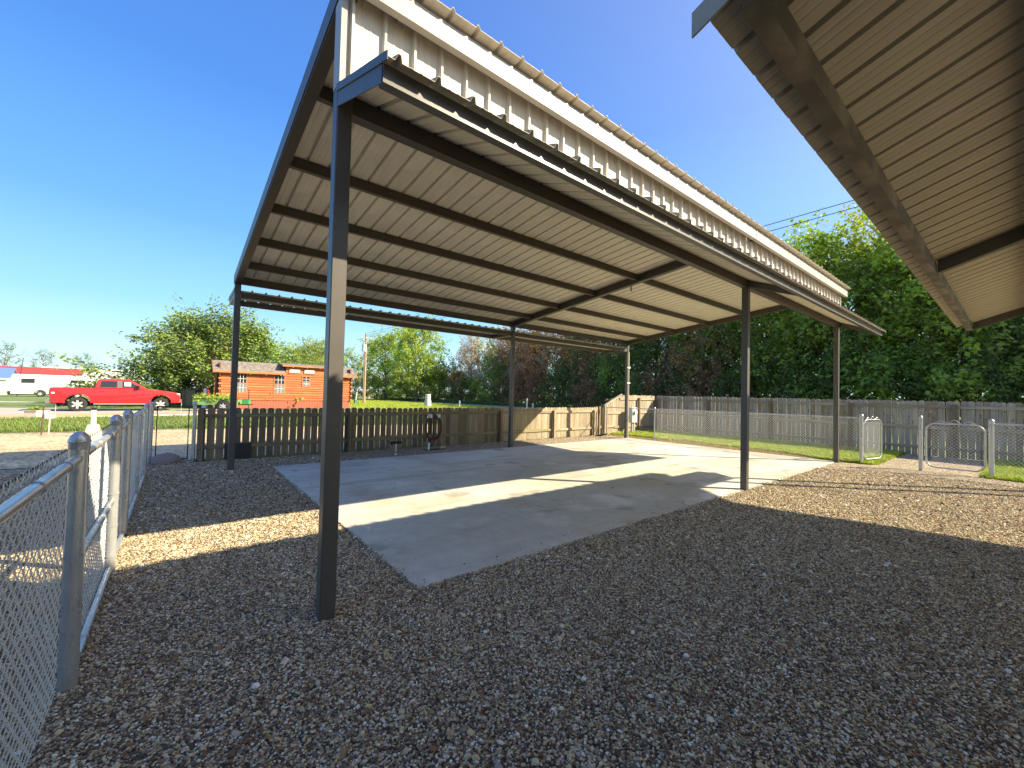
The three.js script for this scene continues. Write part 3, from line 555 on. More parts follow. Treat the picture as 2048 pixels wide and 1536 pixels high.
// the wood along the road
{
  const K = {
    fresh: ['bright green leafy tree', G.broadA, LEAF.fresh, M.bark],
    mid: ['mid green dense tree', G.broadB, LEAF.mid, M.bark],
    deep: ['dark green evergreen tree', G.vine, LEAF.deep, M.bark],
    brown: ['rust brown dead-leaved tree', G.vine, LEAF.brown, M.paleBark],
    pale: ['pale tan half-bare tree', G.loose, LEAF.pale, M.paleBark],
    yellow: ['thin yellow-green airy tree', G.loose, LEAF.yellow, M.paleBark],
  };
  const proto = {};
  const plant = (k, x, z, s = 1, sy = 1) => { const [label, geo, mat, wd] = K[k]; const turn = rnd() * 6.28, where = z > -9 ? 'behind the tall grey board fence' : z > -29 ? 'behind the pale corner fence' : z > -60 ? 'across the road past the picket fence' : 'near the utility pole'; let o; if (!proto[k]) { o = proto[k] = tree(geo, mat, label, '', 'tree', wd); o.position.set(x, -.05, z); o.rotation.y = turn; o.scale.set(s, s * sy, s); } else { o = copy(proto[k], x, -.05, z, turn, undefined, [s, s * sy, s]); } tag(o, `${s > 1.1 ? 'tall ' : ''}${label} ${where}`, 'tree', `${s > 1.1 ? 'tall ' : ''}${k} trees ${where}`); return o; };
  // [kind, x, z, scale, stretch]
  for (const t of [
    ['fresh', 30.8, -62, .98], ['fresh', 29.5, -72, .92], ['mid', 27, -86, .8], ['mid', 24, -98, .8], ['yellow', 30, -82, .75], ['mid', 35, -70, .85], ['fresh', 20, -104, .85], ['mid', 15, -108, .8], ['mid', 9, -112, .85],
    ['pale', 37.5, -55, .82], ['pale', 39.5, -50, .85], ['brown', 38.5, -57, .85], ['yellow', 41, -58, .8], ['deep', 40, -52, .7], ['brown', 39, -46, 1.0], ['pale', 40.5, -43, .85], ['brown', 39.3, -39.5, 1.05], ['brown', 41.5, -35.5, 1.1], ['deep', 39.5, -33, .95], ['brown', 40.3, -29.5, 1.1], ['deep', 40, -26, 1.15], ['mid', 42, -23.5, 1.05],
    ['deep', 39.5, -21, 1.2], ['brown', 39.2, -16.5, 1.15], ['deep', 40.5, -13, 1.2], ['fresh', 42, -16.5, 1.12], ['mid', 40, -9.5, 1.12], ['fresh', 39.2, -6.8, 1.08], ['yellow', 40.5, -3.6, 1.16], ['mid', 39.4, -2, 1.02], ['fresh', 38.9, -.4, 1.06], ['yellow', 39, 3.4, 1.2], ['deep', 38.8, -5.8, 1.12], ['mid', 39.8, 4.6, 1.12], ['deep', 38.5, .9, 1.05], ['brown', 39.5, 6.5, 1.0], ['deep', 40.5, 9.5, 1.05], ['mid', 42.5, 8, 1.1], ['deep', 39.3, 13.5, 1.1], ['mid', 45, -11, 1.15], ['deep', 45.5, -18, 1.2], ['deep', 45, -28, 1.15], ['deep', 46, -1, 1.15], ['mid', 45.8, 5, 1.1], ['deep', 44.5, -38, 1.0], ['mid', 44, -48, .9],
  ]) plant(...t);
  const bare = thing('tree', 'leafless grey tree with fine twigs standing at the road verge', 'tree', 36.4, -.05, -48, .4, 'leafless trees of the roadside wood'); put('trunk', G.bare.w, M.paleBark, bare);
  for (const [x, z, s] of [[38, -42.5, .95], [37.5, -54, .9], [38.2, -35.5, .8], [38.5, 5.8, .95], [30.5, -78, .85]]) copy(bare, x, -.05, z, rnd() * 6, undefined, s);
  // undergrowth
  const shrubs = { a: ['dark green bush', LEAF.deep], b: ['light green bush', LEAF.mid], c: ['brown withered bush', LEAF.brown] };
  const sp = {};
  const bush = (k, x, z, s, sy = 1) => { const turn = rnd() * 6.28, where = (x > 41.5 ? 'deep in the wood ' : 'at the wood edge ') + (z > -9 ? 'behind the tall grey board fence' : z > -29 ? 'behind the pale corner fence' : z > -56 ? 'past the low picket fence' : 'near the utility pole'); let o; if (!sp[k]) { o = sp[k] = thing('bush', '', 'bush', x, -.05, z, turn); put('stem', G.bush.w, M.bark, o); put('foliage', G.bush.c, shrubs[k][1], o); o.scale.set(s, s * sy, s); } else o = copy(sp[k], x, -.05, z, turn, undefined, [s, s * sy, s]); tag(o, `${shrubs[k][0]} ${where}`, 'bush', `${shrubs[k][0].split(' ')[0]} bushes ${where}`); };
  for (let z = 14; z > -62; z -= 2.7) bush(rnd() < (z < -14 ? .38 : .62) ? 'a' : rnd() < (z < -14 ? .7 : .3) ? 'c' : 'b', 37.2 + rr(-.6, 1) - (z < -40 ? (-40 - z) * .12 : 0), z, rr(.75, 1.15), rr(.8, 1.3));
  for (let z = -57; z > -112; z -= 4.2) bush(rnd() < .5 ? 'b' : 'a', 36 + (z + 57) * .32 + rr(-.6, .6), z, rr(.8, 1.2));
  for (let z = 12; z > -56; z -= 5.5) bush('a', 43 + rr(-1, 1), z, rr(1.3, 1.6), 1.4);
  // far trees beyond the yard
  const far = thing('tree', 'small hazy tree on the skyline beyond the sheds', 'tree', -26, -.05, -118, .3, 'skyline trees'); put('trunk', G.loose.w, M.bark, far); put('crown', G.loose.c, LEAF.deep, far); far.scale.setScalar(.62);
  for (const [x, z, s] of [[-30, -120, .52], [-21, -116, .55], [-36, -122, .5], [-16, -121, .55], [-44, -124, .55], [-10, -124, .5]]) copy(far, x, -.05, z, rnd() * 6, undefined, s);
  const mf = thing('tree', 'rounded green tree rising behind the log cabin roof', 'tree', 10.8, -.05, -68, .3, 'trees behind the cabin'); put('trunk', G.broadB.w, M.bark, mf); put('crown', G.broadB.c, LEAF.mid, mf); mf.scale.set(.66, .62, .66);
  for (const [x, z, s] of [[14.5, -66, .72], [7, -72, .55], [17.5, -70, .74], [4, -80, .55], [20, -80, .8]]) copy(mf, x, -.05, z, rnd() * 6, undefined, s);
}

// ---------- grass ----------
function tuft(n, h) { const pos = [], col = []; for (let i = 0; i < n; i++) { const a = rnd() * 6.28, r = rr(0, .05), c = V(Math.cos(a) * r, -.01, Math.sin(a) * r), b = rnd() * 6.28, w = .0035, hh = h * rr(.5, 1.1), lean = V(Math.cos(b), 0, Math.sin(b)).multiplyScalar(hh * rr(.2, .7)), s = V(-Math.sin(b), 0, Math.cos(b)).multiplyScalar(w), m = c.clone().addScaledVector(lean, .35).add(V(0, hh * .6, 0)), e = c.clone().add(lean).add(V(0, hh, 0)), k = rr(.75, 1.25); for (const p of [c.clone().sub(s), c.clone().add(s), m.clone().add(s), c.clone().sub(s), m.clone().add(s), m.clone().sub(s), m.clone().sub(s), m.clone().add(s), e]) { pos.push(p.x, p.y, p.z); col.push(k, k, k * .9); } } return triGeo(pos, col); }
function grassField(name, label, n, spot, h, mats, s0, s1) {
  const im = new THREE.InstancedMesh(tuft(14, h), new THREE.MeshPhysicalMaterial({ color: lin(1, 1, 1), vertexColors: true, roughness: .8, transmission: .25, thickness: 0, side: THREE.DoubleSide }), n), m = new THREE.Matrix4(), q = new THREE.Quaternion(), col = new THREE.Color();
  let i = 0, guard = 0; while (i < n && guard++ < n * 8) { const p = spot(); if (!p) continue; q.setFromAxisAngle(V(0, 1, 0), rnd() * 6.28); const s = rr(s0, s1); m.compose(V(p[0], p[2] ?? -.012, p[1]), q, V(s, s * rr(.7, 1.2), s)); im.setMatrixAt(i, m); const c = pick(mats), k = rr(.8, 1.2); im.setColorAt(i, col.setRGB(c[0] * k, c[1] * k, c[2] * k)); i++; }
  im.count = i; im.name = name; im.castShadow = im.receiveShadow = true; stuff(im); tag(im, label, 'grass'); scene.add(im);
}
const GR = [[.42, .50, .04], [.33, .44, .035], [.50, .52, .07], [.25, .36, .03]], DRY = [[.42, .33, .17], [.36, .27, .14]];
const gn = (x, z) => fbm(x * .55 + 40, z * .55 + 40, 4096, 3);
grassField('strip_grass', 'sunlit lawn grass in the strip before the tall board fence', 42000, () => { const z = rr(-7.8, 4.2), x = rr(12.45, 16.78); if (z > .68 && z < 2.42) return null; const d = (x - 12.4) / 1.9 - .25; return z > 2 || gn(x, z) < d + .35 ? [x, z] : null; }, .075, GR, .8, 1.5);
grassField('dry_leaf_litter', 'dry fallen leaves and straw along the slab edge', 5200, () => { const z = rr(-7.7, -.2), x = rr(12.36, 14.2); return gn(x, z) > .42 ? [x, z] : null; }, .03, DRY, .8, 1.3);
grassField('yard_lawn_grass', 'green lawn grass across the yard past the pea gravel', 26000, () => { const x = rr(-10, 14), z = rr(-24, -16.2); return x > -.2 || z < -17 - (x < -6 ? .3 : 0) ? [x, z, -.032] : null; }, .09, [[.17, .26, .045], [.14, .22, .04], [.22, .27, .06]], 1.2, 2.2);
grassField('verge_grass', 'long dark grass on the verge under the roadside trees', 30000, () => { const z = rr(-80, 8), x0 = z < -40 ? 33.6 + (z + 40) * .071 : 33.8; return [x0 + rr(.1, 3.6), z, -.03]; }, .3, [[.10, .19, .035], [.13, .22, .04], [.07, .14, .03]], .9, 1.8);
grassField('roadside_lawn_grass', 'yellow green lawn between the fence and the road', 30000, () => { const z = rr(-75, -9), x = rr(1, 28.3); const lim = z < -40 ? 28.6 + (z + 40) * .071 : 28.6; return x < lim - .2 && !(z > -36 && x < 11.5) && !(z > -24 && x < 2) ? [x, z, -.032] : null; }, .1, GR, 1.3, 2.4);

{ // a few dry leaves and twigs blown onto the gravel
  const pos = [], col = []; for (let i = 0; i < 260; i++) { const x = rr(-5, 11), z = rr(-5, 3.2); if (inSlab(x, z, .05) && rnd() < .75) continue; const k = rr(.6, 1.2); leaf(pos, col, V(x, (inSlab(x, z) ? .034 : swell(x, z) + .014), z), V(rr(-.4, .4), 1, rr(-.4, .4)).normalize(), rr(.025, .05), .011, [k, k * rr(.75, 1), k * .7]); }
  const m = stuff(put('dry_leaves', triGeo(pos, col), leafMat(.36, .25, .13, .1))); tag(m, 'dry fallen leaves scattered over the gravel and slab', 'leaves');
}

// ---------- log cabin on a skirted base ----------
M.cedar = [wood(.70, .215, .085), wood(.62, .185, .07), wood(.76, .245, .10)];
M.cedarTrim = wood(.74, .27, .12); M.cedarDark = wood(.33, .13, .06);
M.skirt = std(.36, .10, .06, .5);
M.muntin = std(.7, .7, .68, .5); M.blind = std(.15, .15, .165, .6);
{
  const c = thing('log_cabin', 'small orange log cabin with shingled roof and dormer behind the low picket fence', 'cabin', 1.6, 0, -34);
  const Lc = 9.4, D = 2.7, y0 = .62, y1 = 2.72, n = 11, ph = (y1 - y0) / n;
  for (let i = 0; i < n; i++) {
    const g = ext([[0, 0], [.045, ph * .12], [.06, ph * .5], [.045, ph * .88], [0, ph], [-.05, ph], [-.05, 0]], Lc - .16); g.rotateY(Math.PI / 2); g.scale(1, 1, -1); flipFaces(g); // profile faces +z
    const m = part('log', g, M.cedar[i % 3], c, true, i * .3); m.position.set(.08, y0 + i * ph, 0);
    for (const x of [.0, Lc]) part('log_end', [bx(x - .09 + (i % 2) * .05, x + .09 - (i % 2) * .05, y0 + i * ph + .025, y0 + (i + 1) * ph - .02, -.12, .16, .02)], i % 2 ? M.cedarDark : M.cedarTrim, c);
  }
  part('end_wall', bx(-.04, .06, y0, 3.4, -D, -.06), M.cedarDark, c); part('end_wall', bx(Lc - .06, Lc + .04, y0, 3.4, -D, -.06), M.cedarDark, c); part('back_wall', bx(.07, Lc - .07, y0, y1, -D - .05, -D + .05), M.cedarDark, c);
  for (const x of [-.28, -.1]) part('porch_post', bx(x - .05, x + .05, .1, 2.72, -.5 - x, -.4 - x), M.cedarDark, c);
  part('skirt_backing', bx(.05, Lc - .05, 0, y0 - .01, -.06, -.03), M.skirt, c);
  for (let i = 0; i < 46; i++) part('skirt_panel', bx(.06 + i * .202, .06 + i * .202 + .188, 0, y0 - .006, -.028, -.006), M.skirt, c);
  // roof
  const RY = 3.62, EY = 2.80, zc = -1.3, ov = .34;
  for (const [x0, x1] of [[-.42, 4.25], [7.75, Lc + .42]]) slope('roof_slope', x0, x1, ov, EY, zc, RY, .07, M.shingle, c);
  slope('roof_slope', 4.26, 7.74, -.55, 3.15 + .0, zc, RY, .07, M.shingle, c);
  slope('roof_slope', -.42, Lc + .42, -D - ov, EY, zc - .01, RY - .003, .07, M.shingle, c);
  for (const [x0, x1] of [[-.42, 4.25], [7.75, Lc + .42]]) part('fascia_board', bx(x0, x1, EY - .13, EY + .02, ov + .002, ov + .03), M.cedarTrim, c, true);
  for (const x of [-.45, Lc + .42]) slope('barge_board', x, x + .03, ov + .02, EY - .02, zc, RY - .03, .16, M.cedarTrim, c);
  for (const x of [.9, 1.85, 2.9, 3.9, 8.3, 9.1]) part('rafter_tail', bx(x - .05, x + .05, EY - .2, EY - .09, .064, .33), M.cedarTrim, c);
  // dormer
  part('dormer_wall', bx(4.3, 7.7, y1 + .01, 3.32, -.10, .03), M.cedar[0], c, true); slope('dormer_roof', 4.0, 7.95, .34, 3.44, zc, 3.66, .1, M.cedarTrim, c); slope('dormer_roof', 4.0, 7.95, .345, 3.47, zc, 3.69, .03, M.shingle, c);
  for (const x of [4.27, 7.71]) part('dormer_cheek', bx(x - .02, x + .02, y1 + .01, 3.3, -1.2, -.11), M.black, c);
  for (const x of [4.75, 5.8, 6.8]) part('rafter_tail', bx(x - .04, x + .04, 3.27, 3.35, .035, .3), M.cedarTrim, c);
  const win = (x0, x1, a, b, cols, sash = true) => {
    const w = part('window', bx(x0 - .07, x1 + .07, a - .07, b + .07, .05, .085), M.cedarTrim, c);
    part('pane', bx(x0, x1, sash ? (a + b) / 2 : a, b, .0875, .095), M.glass, w); if (sash) part('pane', bx(x0, x1, a, (a + b) / 2 - .01, .0875, .095), M.blind, w);
    for (let k = 1; k < cols; k++) { const x = x0 + (x1 - x0) * k / cols; part('muntin', bx(x - .012, x + .012, a, b, .096, .104), M.muntin, w); }
    for (const f of sash ? [.25, .5, .75] : []) part('muntin', bx(x0, x1, a + (b - a) * f - (f === .5 ? .03 : .012), a + (b - a) * f + (f === .5 ? .03 : .012), .1045, .111), f === .5 ? M.cedarTrim : M.muntin, w);
    return w;
  };
  win(1.05, 1.64, 1.24, 2.6, 3); win(3.53, 4.2, 1.24, 2.6, 3); win(5.54, 6.03, 1.82, 2.6, 2); for (const x of [4.55, 5.65]) { const w = win(x, x + .72, 2.9, 3.16, 2, false); w.children[0].material = M.muntin; }
}
// ---------- vehicles ----------
const paint = (r, g, b) => new THREE.MeshPhysicalMaterial({ color: lin(r, g, b), roughness: .4, clearcoat: .5, clearcoatRoughness: .08 });
M.red = paint(.56, .006, .010); M.darkRed = paint(.36, .012, .02); M.chrome = std(.6, .6, .6, .2, { metalness: .9 }); M.tyre = std(.02, .02, .02, .85); M.alloy = std(.62, .62, .62, .3, { metalness: .6 });
function wheel(parent, x, z, r, side) {
  const w = new THREE.Group(); w.name = 'wheel'; w.position.set(x, r, z); parent.add(w);
  const t = new THREE.LatheGeometry([[r * .62, -.115], [r * .9, -.12], [r * .98, -.095], [r, -.05], [r, .05], [r * .98, .095], [r * .9, .12], [r * .62, .115]].map(([a, b]) => new THREE.Vector2(a, b)), 28); t.rotateX(Math.PI / 2); part('tyre', t, M.tyre, w);
  const rim = [new THREE.CylinderGeometry(r * .63, r * .63, .16, 24, 1, true).rotateX(Math.PI / 2)]; rim.push(new THREE.CylinderGeometry(r * .17, r * .17, .05, 14).rotateX(Math.PI / 2).translate(0, 0, side * .085));
  for (let k = 0; k < 6; k++) { const g = bx(-r * .13, r * .13, r * .12, r * .62, side > 0 ? .05 : -.085, side > 0 ? .085 : -.05); g.rotateZ(k * Math.PI / 3); rim.push(g); }
  part('rim', rim, M.alloy, w); part('hub_well', new THREE.CylinderGeometry(r * .6, r * .6, .02, 20).rotateX(Math.PI / 2).translate(0, 0, side * .02), M.black, w);
}
function archShape(pts, arches, yb) { // side profile with wheel cut-outs; pts run over the top from rear to front
  const s = new THREE.Shape(); s.moveTo(pts[0][0], pts[0][1]); for (const [x, y] of pts.slice(1)) s.lineTo(x, y);
  for (const [cx, r] of [...arches].sort((a, b) => b[0] - a[0])) { s.lineTo(cx + r, yb); s.absarc(cx, yb - .02, r, 0, Math.PI, false); }
  s.closePath(); return s;
}
function bodyGeo(shape, width, bevel = .05) { const g = new THREE.ExtrudeGeometry(shape, { depth: width - 2 * bevel, bevelEnabled: true, bevelThickness: bevel, bevelSize: bevel * .8, bevelOffset: -bevel * .8, bevelSegments: 3, curveSegments: 14 }); g.translate(0, 0, -(width - 2 * bevel) / 2); return g; }
function taper(g, ya, yb, k) { const p = g.attributes.position; for (let i = 0; i < p.count; i++) { const f = Math.min(1, Math.max(0, (p.getY(i) - ya) / (yb - ya))); p.setZ(i, p.getZ(i) * (1 - k * f)); } g.computeVertexNormals(); return g; }
function sidePane(pts, z0, ya, yb, k, side, th = .012) { const g = ext(pts, th); g.translate(0, 0, -th / 2); const p = g.attributes.position; for (let i = 0; i < p.count; i++) { const f = (p.getY(i) - ya) / (yb - ya); p.setZ(i, side * (z0 * (1 - k * f) + .004) + p.getZ(i)); } g.computeVertexNormals(); return g; }
{
  const t = thing('pickup_truck', 'bright red crew-cab pickup truck parked on the driveway', 'pickup truck', -3.6, -.02, -32.6, .085);
  const R = .41, ra = -1.75, fa = 1.93;
  part('body', taper(bodyGeo(archShape([[-2.84, .52], [-2.86, 1.32], [-2.82, 1.37], [-1.06, 1.37], [1.1, 1.35], [1.3, 1.33], [2.2, 1.26], [2.7, 1.16], [2.88, 1.02], [2.92, .72], [2.88, .5]], [[ra, .53], [fa, .53]], .5), 1.98, .06), .9, 1.4, .04), M.red, t);
  part('bed_well', bx(-2.74, -1.14, 1.36, 1.376, -.82, .82), M.black, t);
  part('cab', taper(bodyGeo(new THREE.Shape([[-1.06, 1.36], [-.98, 1.82], [-.82, 1.92], [.28, 1.93], [.5, 1.88], [1.28, 1.36]].map(([x, y]) => new THREE.Vector2(x, y))), 1.86, .05), 1.36, 1.93, .13), M.red, t);
  for (const s of [-1, 1]) {
    part('window', sidePane([[-.86, 1.42], [-.82, 1.76], [-.76, 1.81], [-.12, 1.82], [-.12, 1.42]], .93, 1.36, 1.93, .13, s), M.glass, t);
    const fw = part('window', sidePane([[.12, 1.42], [.12, 1.82], [.32, 1.82], [.46, 1.78], [.98, 1.42]], .93, 1.36, 1.93, .13, s), M.glass, t);
    part('pillar', sidePane([[-.1, 1.42], [-.1, 1.82], [.10, 1.82], [.10, 1.42]], .93, 1.36, 1.93, .13, s), std(.1, .1, .1, .4), t);
    part('window_sign', sidePane([[.2, 1.52], [.2, 1.76], [.5, 1.74], [.5, 1.52]], .936, 1.36, 1.93, .13, s, .006), std(.5, .72, .66, .6), t);
    for (const x of [-.75, .25]) part('door_handle', bx(x - .12, x + .12, 1.16, 1.21, s > 0 ? .945 : -1.0, s > 0 ? 1.0 : -.945), M.darkRed, t);
    for (const x of [-1.07, .02, 1.12]) part('door_seam', bx(x - .008, x + .008, .58, 1.34, s > 0 ? .96 : -.993, s > 0 ? .993 : -.96), M.darkRed, t);
    part('step_bar', cyl(V(-1.1, .43, s * .92), V(1.3, .43, s * .92), .05), M.chrome, t);
    part('mirror', [bx(.78, .9, 1.36, 1.58, s > 0 ? .93 : -1.2, s > 0 ? 1.2 : -.93, .03)], M.black, t);
    const tl = part('tail_light', bx(-2.885, -2.62, .92, 1.24, s > 0 ? .90 : -.995, s > 0 ? .995 : -.90, .02), M.darkRed, t); part('lens', bx(-2.78, -2.66, 1.02, 1.1, s > 0 ? .996 : -1.0, s > 0 ? 1.0 : -.996), M.white, tl);
    part('headlight', bx(2.62, 2.885, .92, 1.12, s > 0 ? .72 : -.96, s > 0 ? .96 : -.72, .03), std(.7, .66, .56, .15), t);
    wheel(t, ra, s * .84, R, s); wheel(t, fa, s * .84, R, s);
    for (const x of [ra, fa]) { const a = new THREE.TorusGeometry(.545, .022, 8, 24, Math.PI); a.translate(x, .48, s * .975); part('wheel_arch', a, M.red, t); }
  }
  part('windshield', (() => { const g = bx(-.01, .01, -.36, .36, -.76, .76); g.rotateZ(.98); g.translate(.94, 1.64, 0); return g; })(), M.glass, t);
  part('rear_bumper', bx(-3.0, -2.80, .48, .68, -.94, .94, .03), M.chrome, t); part('front_bumper', bx(2.84, 2.99, .5, .74, -.95, .95, .04), M.chrome, t); part('grille', bx(2.9, 2.94, .76, 1.04, -.62, .62), M.chrome, t);
  part('underbody', bx(-2.6, 2.6, .3, .55, -.62, .62), M.black, t);
}
function car(name, label, cat, mat, prof, house, x, z, turn, L) {
  const t = thing(name, label, cat, x, -.02, z, turn);
  part('body', taper(bodyGeo(archShape(prof, [[-L * .29, .4], [L * .3, .4]], .42), 1.8, .08), .6, 1.1, .05), mat, t);
  part('cab', taper(bodyGeo(new THREE.Shape(house.map(([a, b]) => new THREE.Vector2(a, b))), 1.66, .06), house[0][1], house[2][1], .16), mat, t);
  const ya = house[0][1], yb = house[2][1], xs = house.map((p) => p[0]), x0 = Math.min(...xs), x1 = Math.max(...xs);
  for (const s of [-1, 1]) { for (const [a, b] of [[.16, .48], [.52, .78]]) part('window', sidePane([[x0 + (x1 - x0) * a, ya + .05], [x0 + (x1 - x0) * a + .05, yb - .09], [x0 + (x1 - x0) * b - (b > .7 ? .22 : 0), yb - .09], [x0 + (x1 - x0) * b, ya + .05]], .83, ya, yb, .16, s), M.glass, t); wheel(t, -L * .29, s * .78, .33, s); wheel(t, L * .3, s * .78, .33, s); part('headlight', bx(L / 2 - .2, L / 2 - .03, .66, .8, s > 0 ? .6 : -.84, s > 0 ? .84 : -.6, .02), M.white, t); }
  return t;
}
const suvP = (L) => [[-L / 2, .4], [-L / 2 + .02, .95], [-L * .3, 1.02], [L * .2, 1.0], [L * .44, .88], [L / 2, .7], [L / 2, .4]];
car('red_car', 'red car just behind the bonnet of the red pickup', 'car', M.red, suvP(4.7), [[-2.2, .98], [-1.9, 1.5], [-1.5, 1.66], [.2, 1.66], [1.15, .98]], -2.2, -46.5, .35, 4.7);
car('white_car', 'white car half hidden behind the red pickup bed', 'car', paint(.7, .7, .72), suvP(4.9), [[-2.2, .98], [-1.7, 1.45], [-1.2, 1.58], [.3, 1.58], [1.3, .98]], -8.0, -60, .55, 4.9);
car('red_car', 'red car beside the log cabin under the spreading tree', 'car', M.red, suvP(4.5), [[-2.0, .95], [-1.6, 1.42], [-1.2, 1.5], [.2, 1.5], [1.1, .95]], 1.6, -49.5, .6, 4.5);
// ---------- trailers, sheds ----------
M.rv = std(.78, .78, .74, .4); M.rvTrim = std(.45, .45, .45, .4);
{
  const t = thing('cargo_trailer', 'low white enclosed cargo trailer with one wheel visible', 'trailer', -13.7, -.02, -71.5, .1);
  part('box', bx(-2.1, 2.1, .3, 1.55, -.9, .9, .05), M.rv, t); part('roof_edge', bx(-2.12, 2.12, 1.55, 1.6, -.92, .92), M.rvTrim, t); part('hitch', bx(-3.1, -2.1, .36, .44, -.05, .05), M.darkSteel, t); part('ramp_edge', bx(-2.13, -2.1, .32, 1.5, -.85, .85), M.darkSteel, t);
  for (const s of [-1, 1]) { wheel(t, .2, s * .95, .34, s); part('fender', (() => { const g = new THREE.TorusGeometry(.44, .05, 6, 16, Math.PI); g.translate(.2, .34, s * .98); return g; })(), M.darkSteel, t); }
}
{
  const t = thing('travel_trailer', 'long white travel trailer with small dark side window', 'trailer', -14.6, -.02, -82, .1);
  part('body', bodyGeo(new THREE.Shape([[-4.4, .5], [-4.4, 2.75], [3.7, 2.75], [4.2, 2.1], [4.35, 1.3], [4.1, .5]].map(([a, b]) => new THREE.Vector2(a, b))), 2.4, .08), M.rv, t);
  part('window', bx(2.1, 3.5, 1.75, 2.15, 1.2, 1.215), M.glass, t); part('window', bx(-2.4, -1.2, 1.5, 2.2, 1.2, 1.215), M.glass, t); part('door', bx(-.4, .4, .65, 2.4, 1.2, 1.22), M.rvTrim, t); part('stripe', bx(-4.3, 4.2, 1.12, 1.2, 1.2, 1.206), M.rvTrim, t);
  for (const s of [-1, 1]) { wheel(t, -.6, s * 1.05, .36, s); wheel(t, .3, s * 1.05, .36, s); } part('skirt', bx(-4.2, 3.9, .3, .5, -1.1, 1.1), M.darkSteel, t);
}
function shed(name, label, x, z, L, D, h, rise, wall, roof, o = {}) {
  const t = thing(name, label, 'building', x, -.02, z, o.turn ?? .08), y = h + rise;
  part('wall', bx(-L / 2, L / 2, 0, h, D / 2 - .12, D / 2), wall, t); part('wall', bx(-L / 2, L / 2, 0, h, -D / 2, -D / 2 + .12), wall, t);
  for (const s of [-1, 1]) { const g = ext([[-D / 2 + .13, 0], [D / 2 - .13, 0], [D / 2 - .13, h], [0, y - .06], [-D / 2 + .13, h]], .12); g.rotateY(Math.PI / 2); g.translate(s * (L / 2 - .07) - .06, 0, 0); part('gable', g, o.gable ?? wall, t); }
  slope('roof_slope', -L / 2 - .4, L / 2 + .4, D / 2 + .35, h - rise * .7 / D, 0, y, .1, roof, t); slope('roof_slope', -L / 2 - .4, L / 2 + .4, -D / 2 - .35, h - rise * .7 / D, -.01, y, .1, roof, t);
  part('eave_trim', bx(-L / 2 - .4, L / 2 + .4, h - rise * .7 / D - .22, h - rise * .7 / D - .1, D / 2 + .34, D / 2 + .37), o.trim ?? M.white, t);
  for (const [a, b, c, d, m] of o.open ?? []) part('window', bx(a, b, c, d, D / 2 + .002, D / 2 + .03), m ?? M.glass, t);
  return t;
}
M.redRoof = std(.33, .045, .04, .55); M.blueRoof = std(.16, .26, .48, .35, { metalness: .3 }); M.greyRoof = std(.52, .52, .5, .5); M.tanWall = std(.56, .52, .42, .6); M.whiteWall = std(.72, .71, .66, .6);
shed('metal_shed', 'tan shed with red metal roof and dark gable beyond the trailers', -21, -108, 12, 6, 2.95, 1.5, M.tanWall, M.redRoof, { gable: std(.06, .05, .05, .7) });
shed('metal_shed', 'wide pale shed with light grey roof behind the pickup', -13.5, -113, 13.5, 8, 2.9, 1.9, M.tanWall, M.greyRoof, { trim: M.darkSteel, open: [[-5.5, -2.8, 0, 2.2, M.tanWall], [-1.5, 2.5, 0, 1.9, std(.09, .08, .07, .8)], [3.6, 5.8, 0, 2.2, std(.3, .27, .22, .8)]] });
shed('metal_shed', 'white building with shiny blue metal roof and dark windows', -23.4, -82, 10.5, 6, 2.35, 1.2, M.whiteWall, M.blueRoof, { open: [[-.4, 1.0, 1.6, 2.2], [1.6, 3.2, 1.45, 2.25], [-3.6, -2, 1.5, 2.2]] });
{ const t = thing('tan_carport', 'small tan flat-roofed shelter in front of the pale shed', 'shelter', -11.6, -.02, -92, .1); part('roof', bx(-2.6, 2.6, 2.15, 2.4, -2, 2), M.tanWall, t); for (const x of [-2.4, 2.4]) for (const z of [-1.8, 1.8]) part('post', bx(x - .08, x + .08, 0, 2.14, z - .08, z + .08), M.tanWall, t); part('back_panel', bx(-2.3, .4, 0, 1.6, -1.9, -1.85), M.whiteWall, t); }
{ const t = thing('antenna_mast', 'thin dark leaning antenna mast by the blue-roofed building', 'antenna', -15.6, -.02, -72.5); part('mast', cyl(V(0, 0, 0), V(.35, 4.6, -.1), .035), M.darkSteel, t); part('crossbar', cyl(V(-.1, 4.2, -.3), V(.75, 4.25, .2), .02), M.darkSteel, t); }
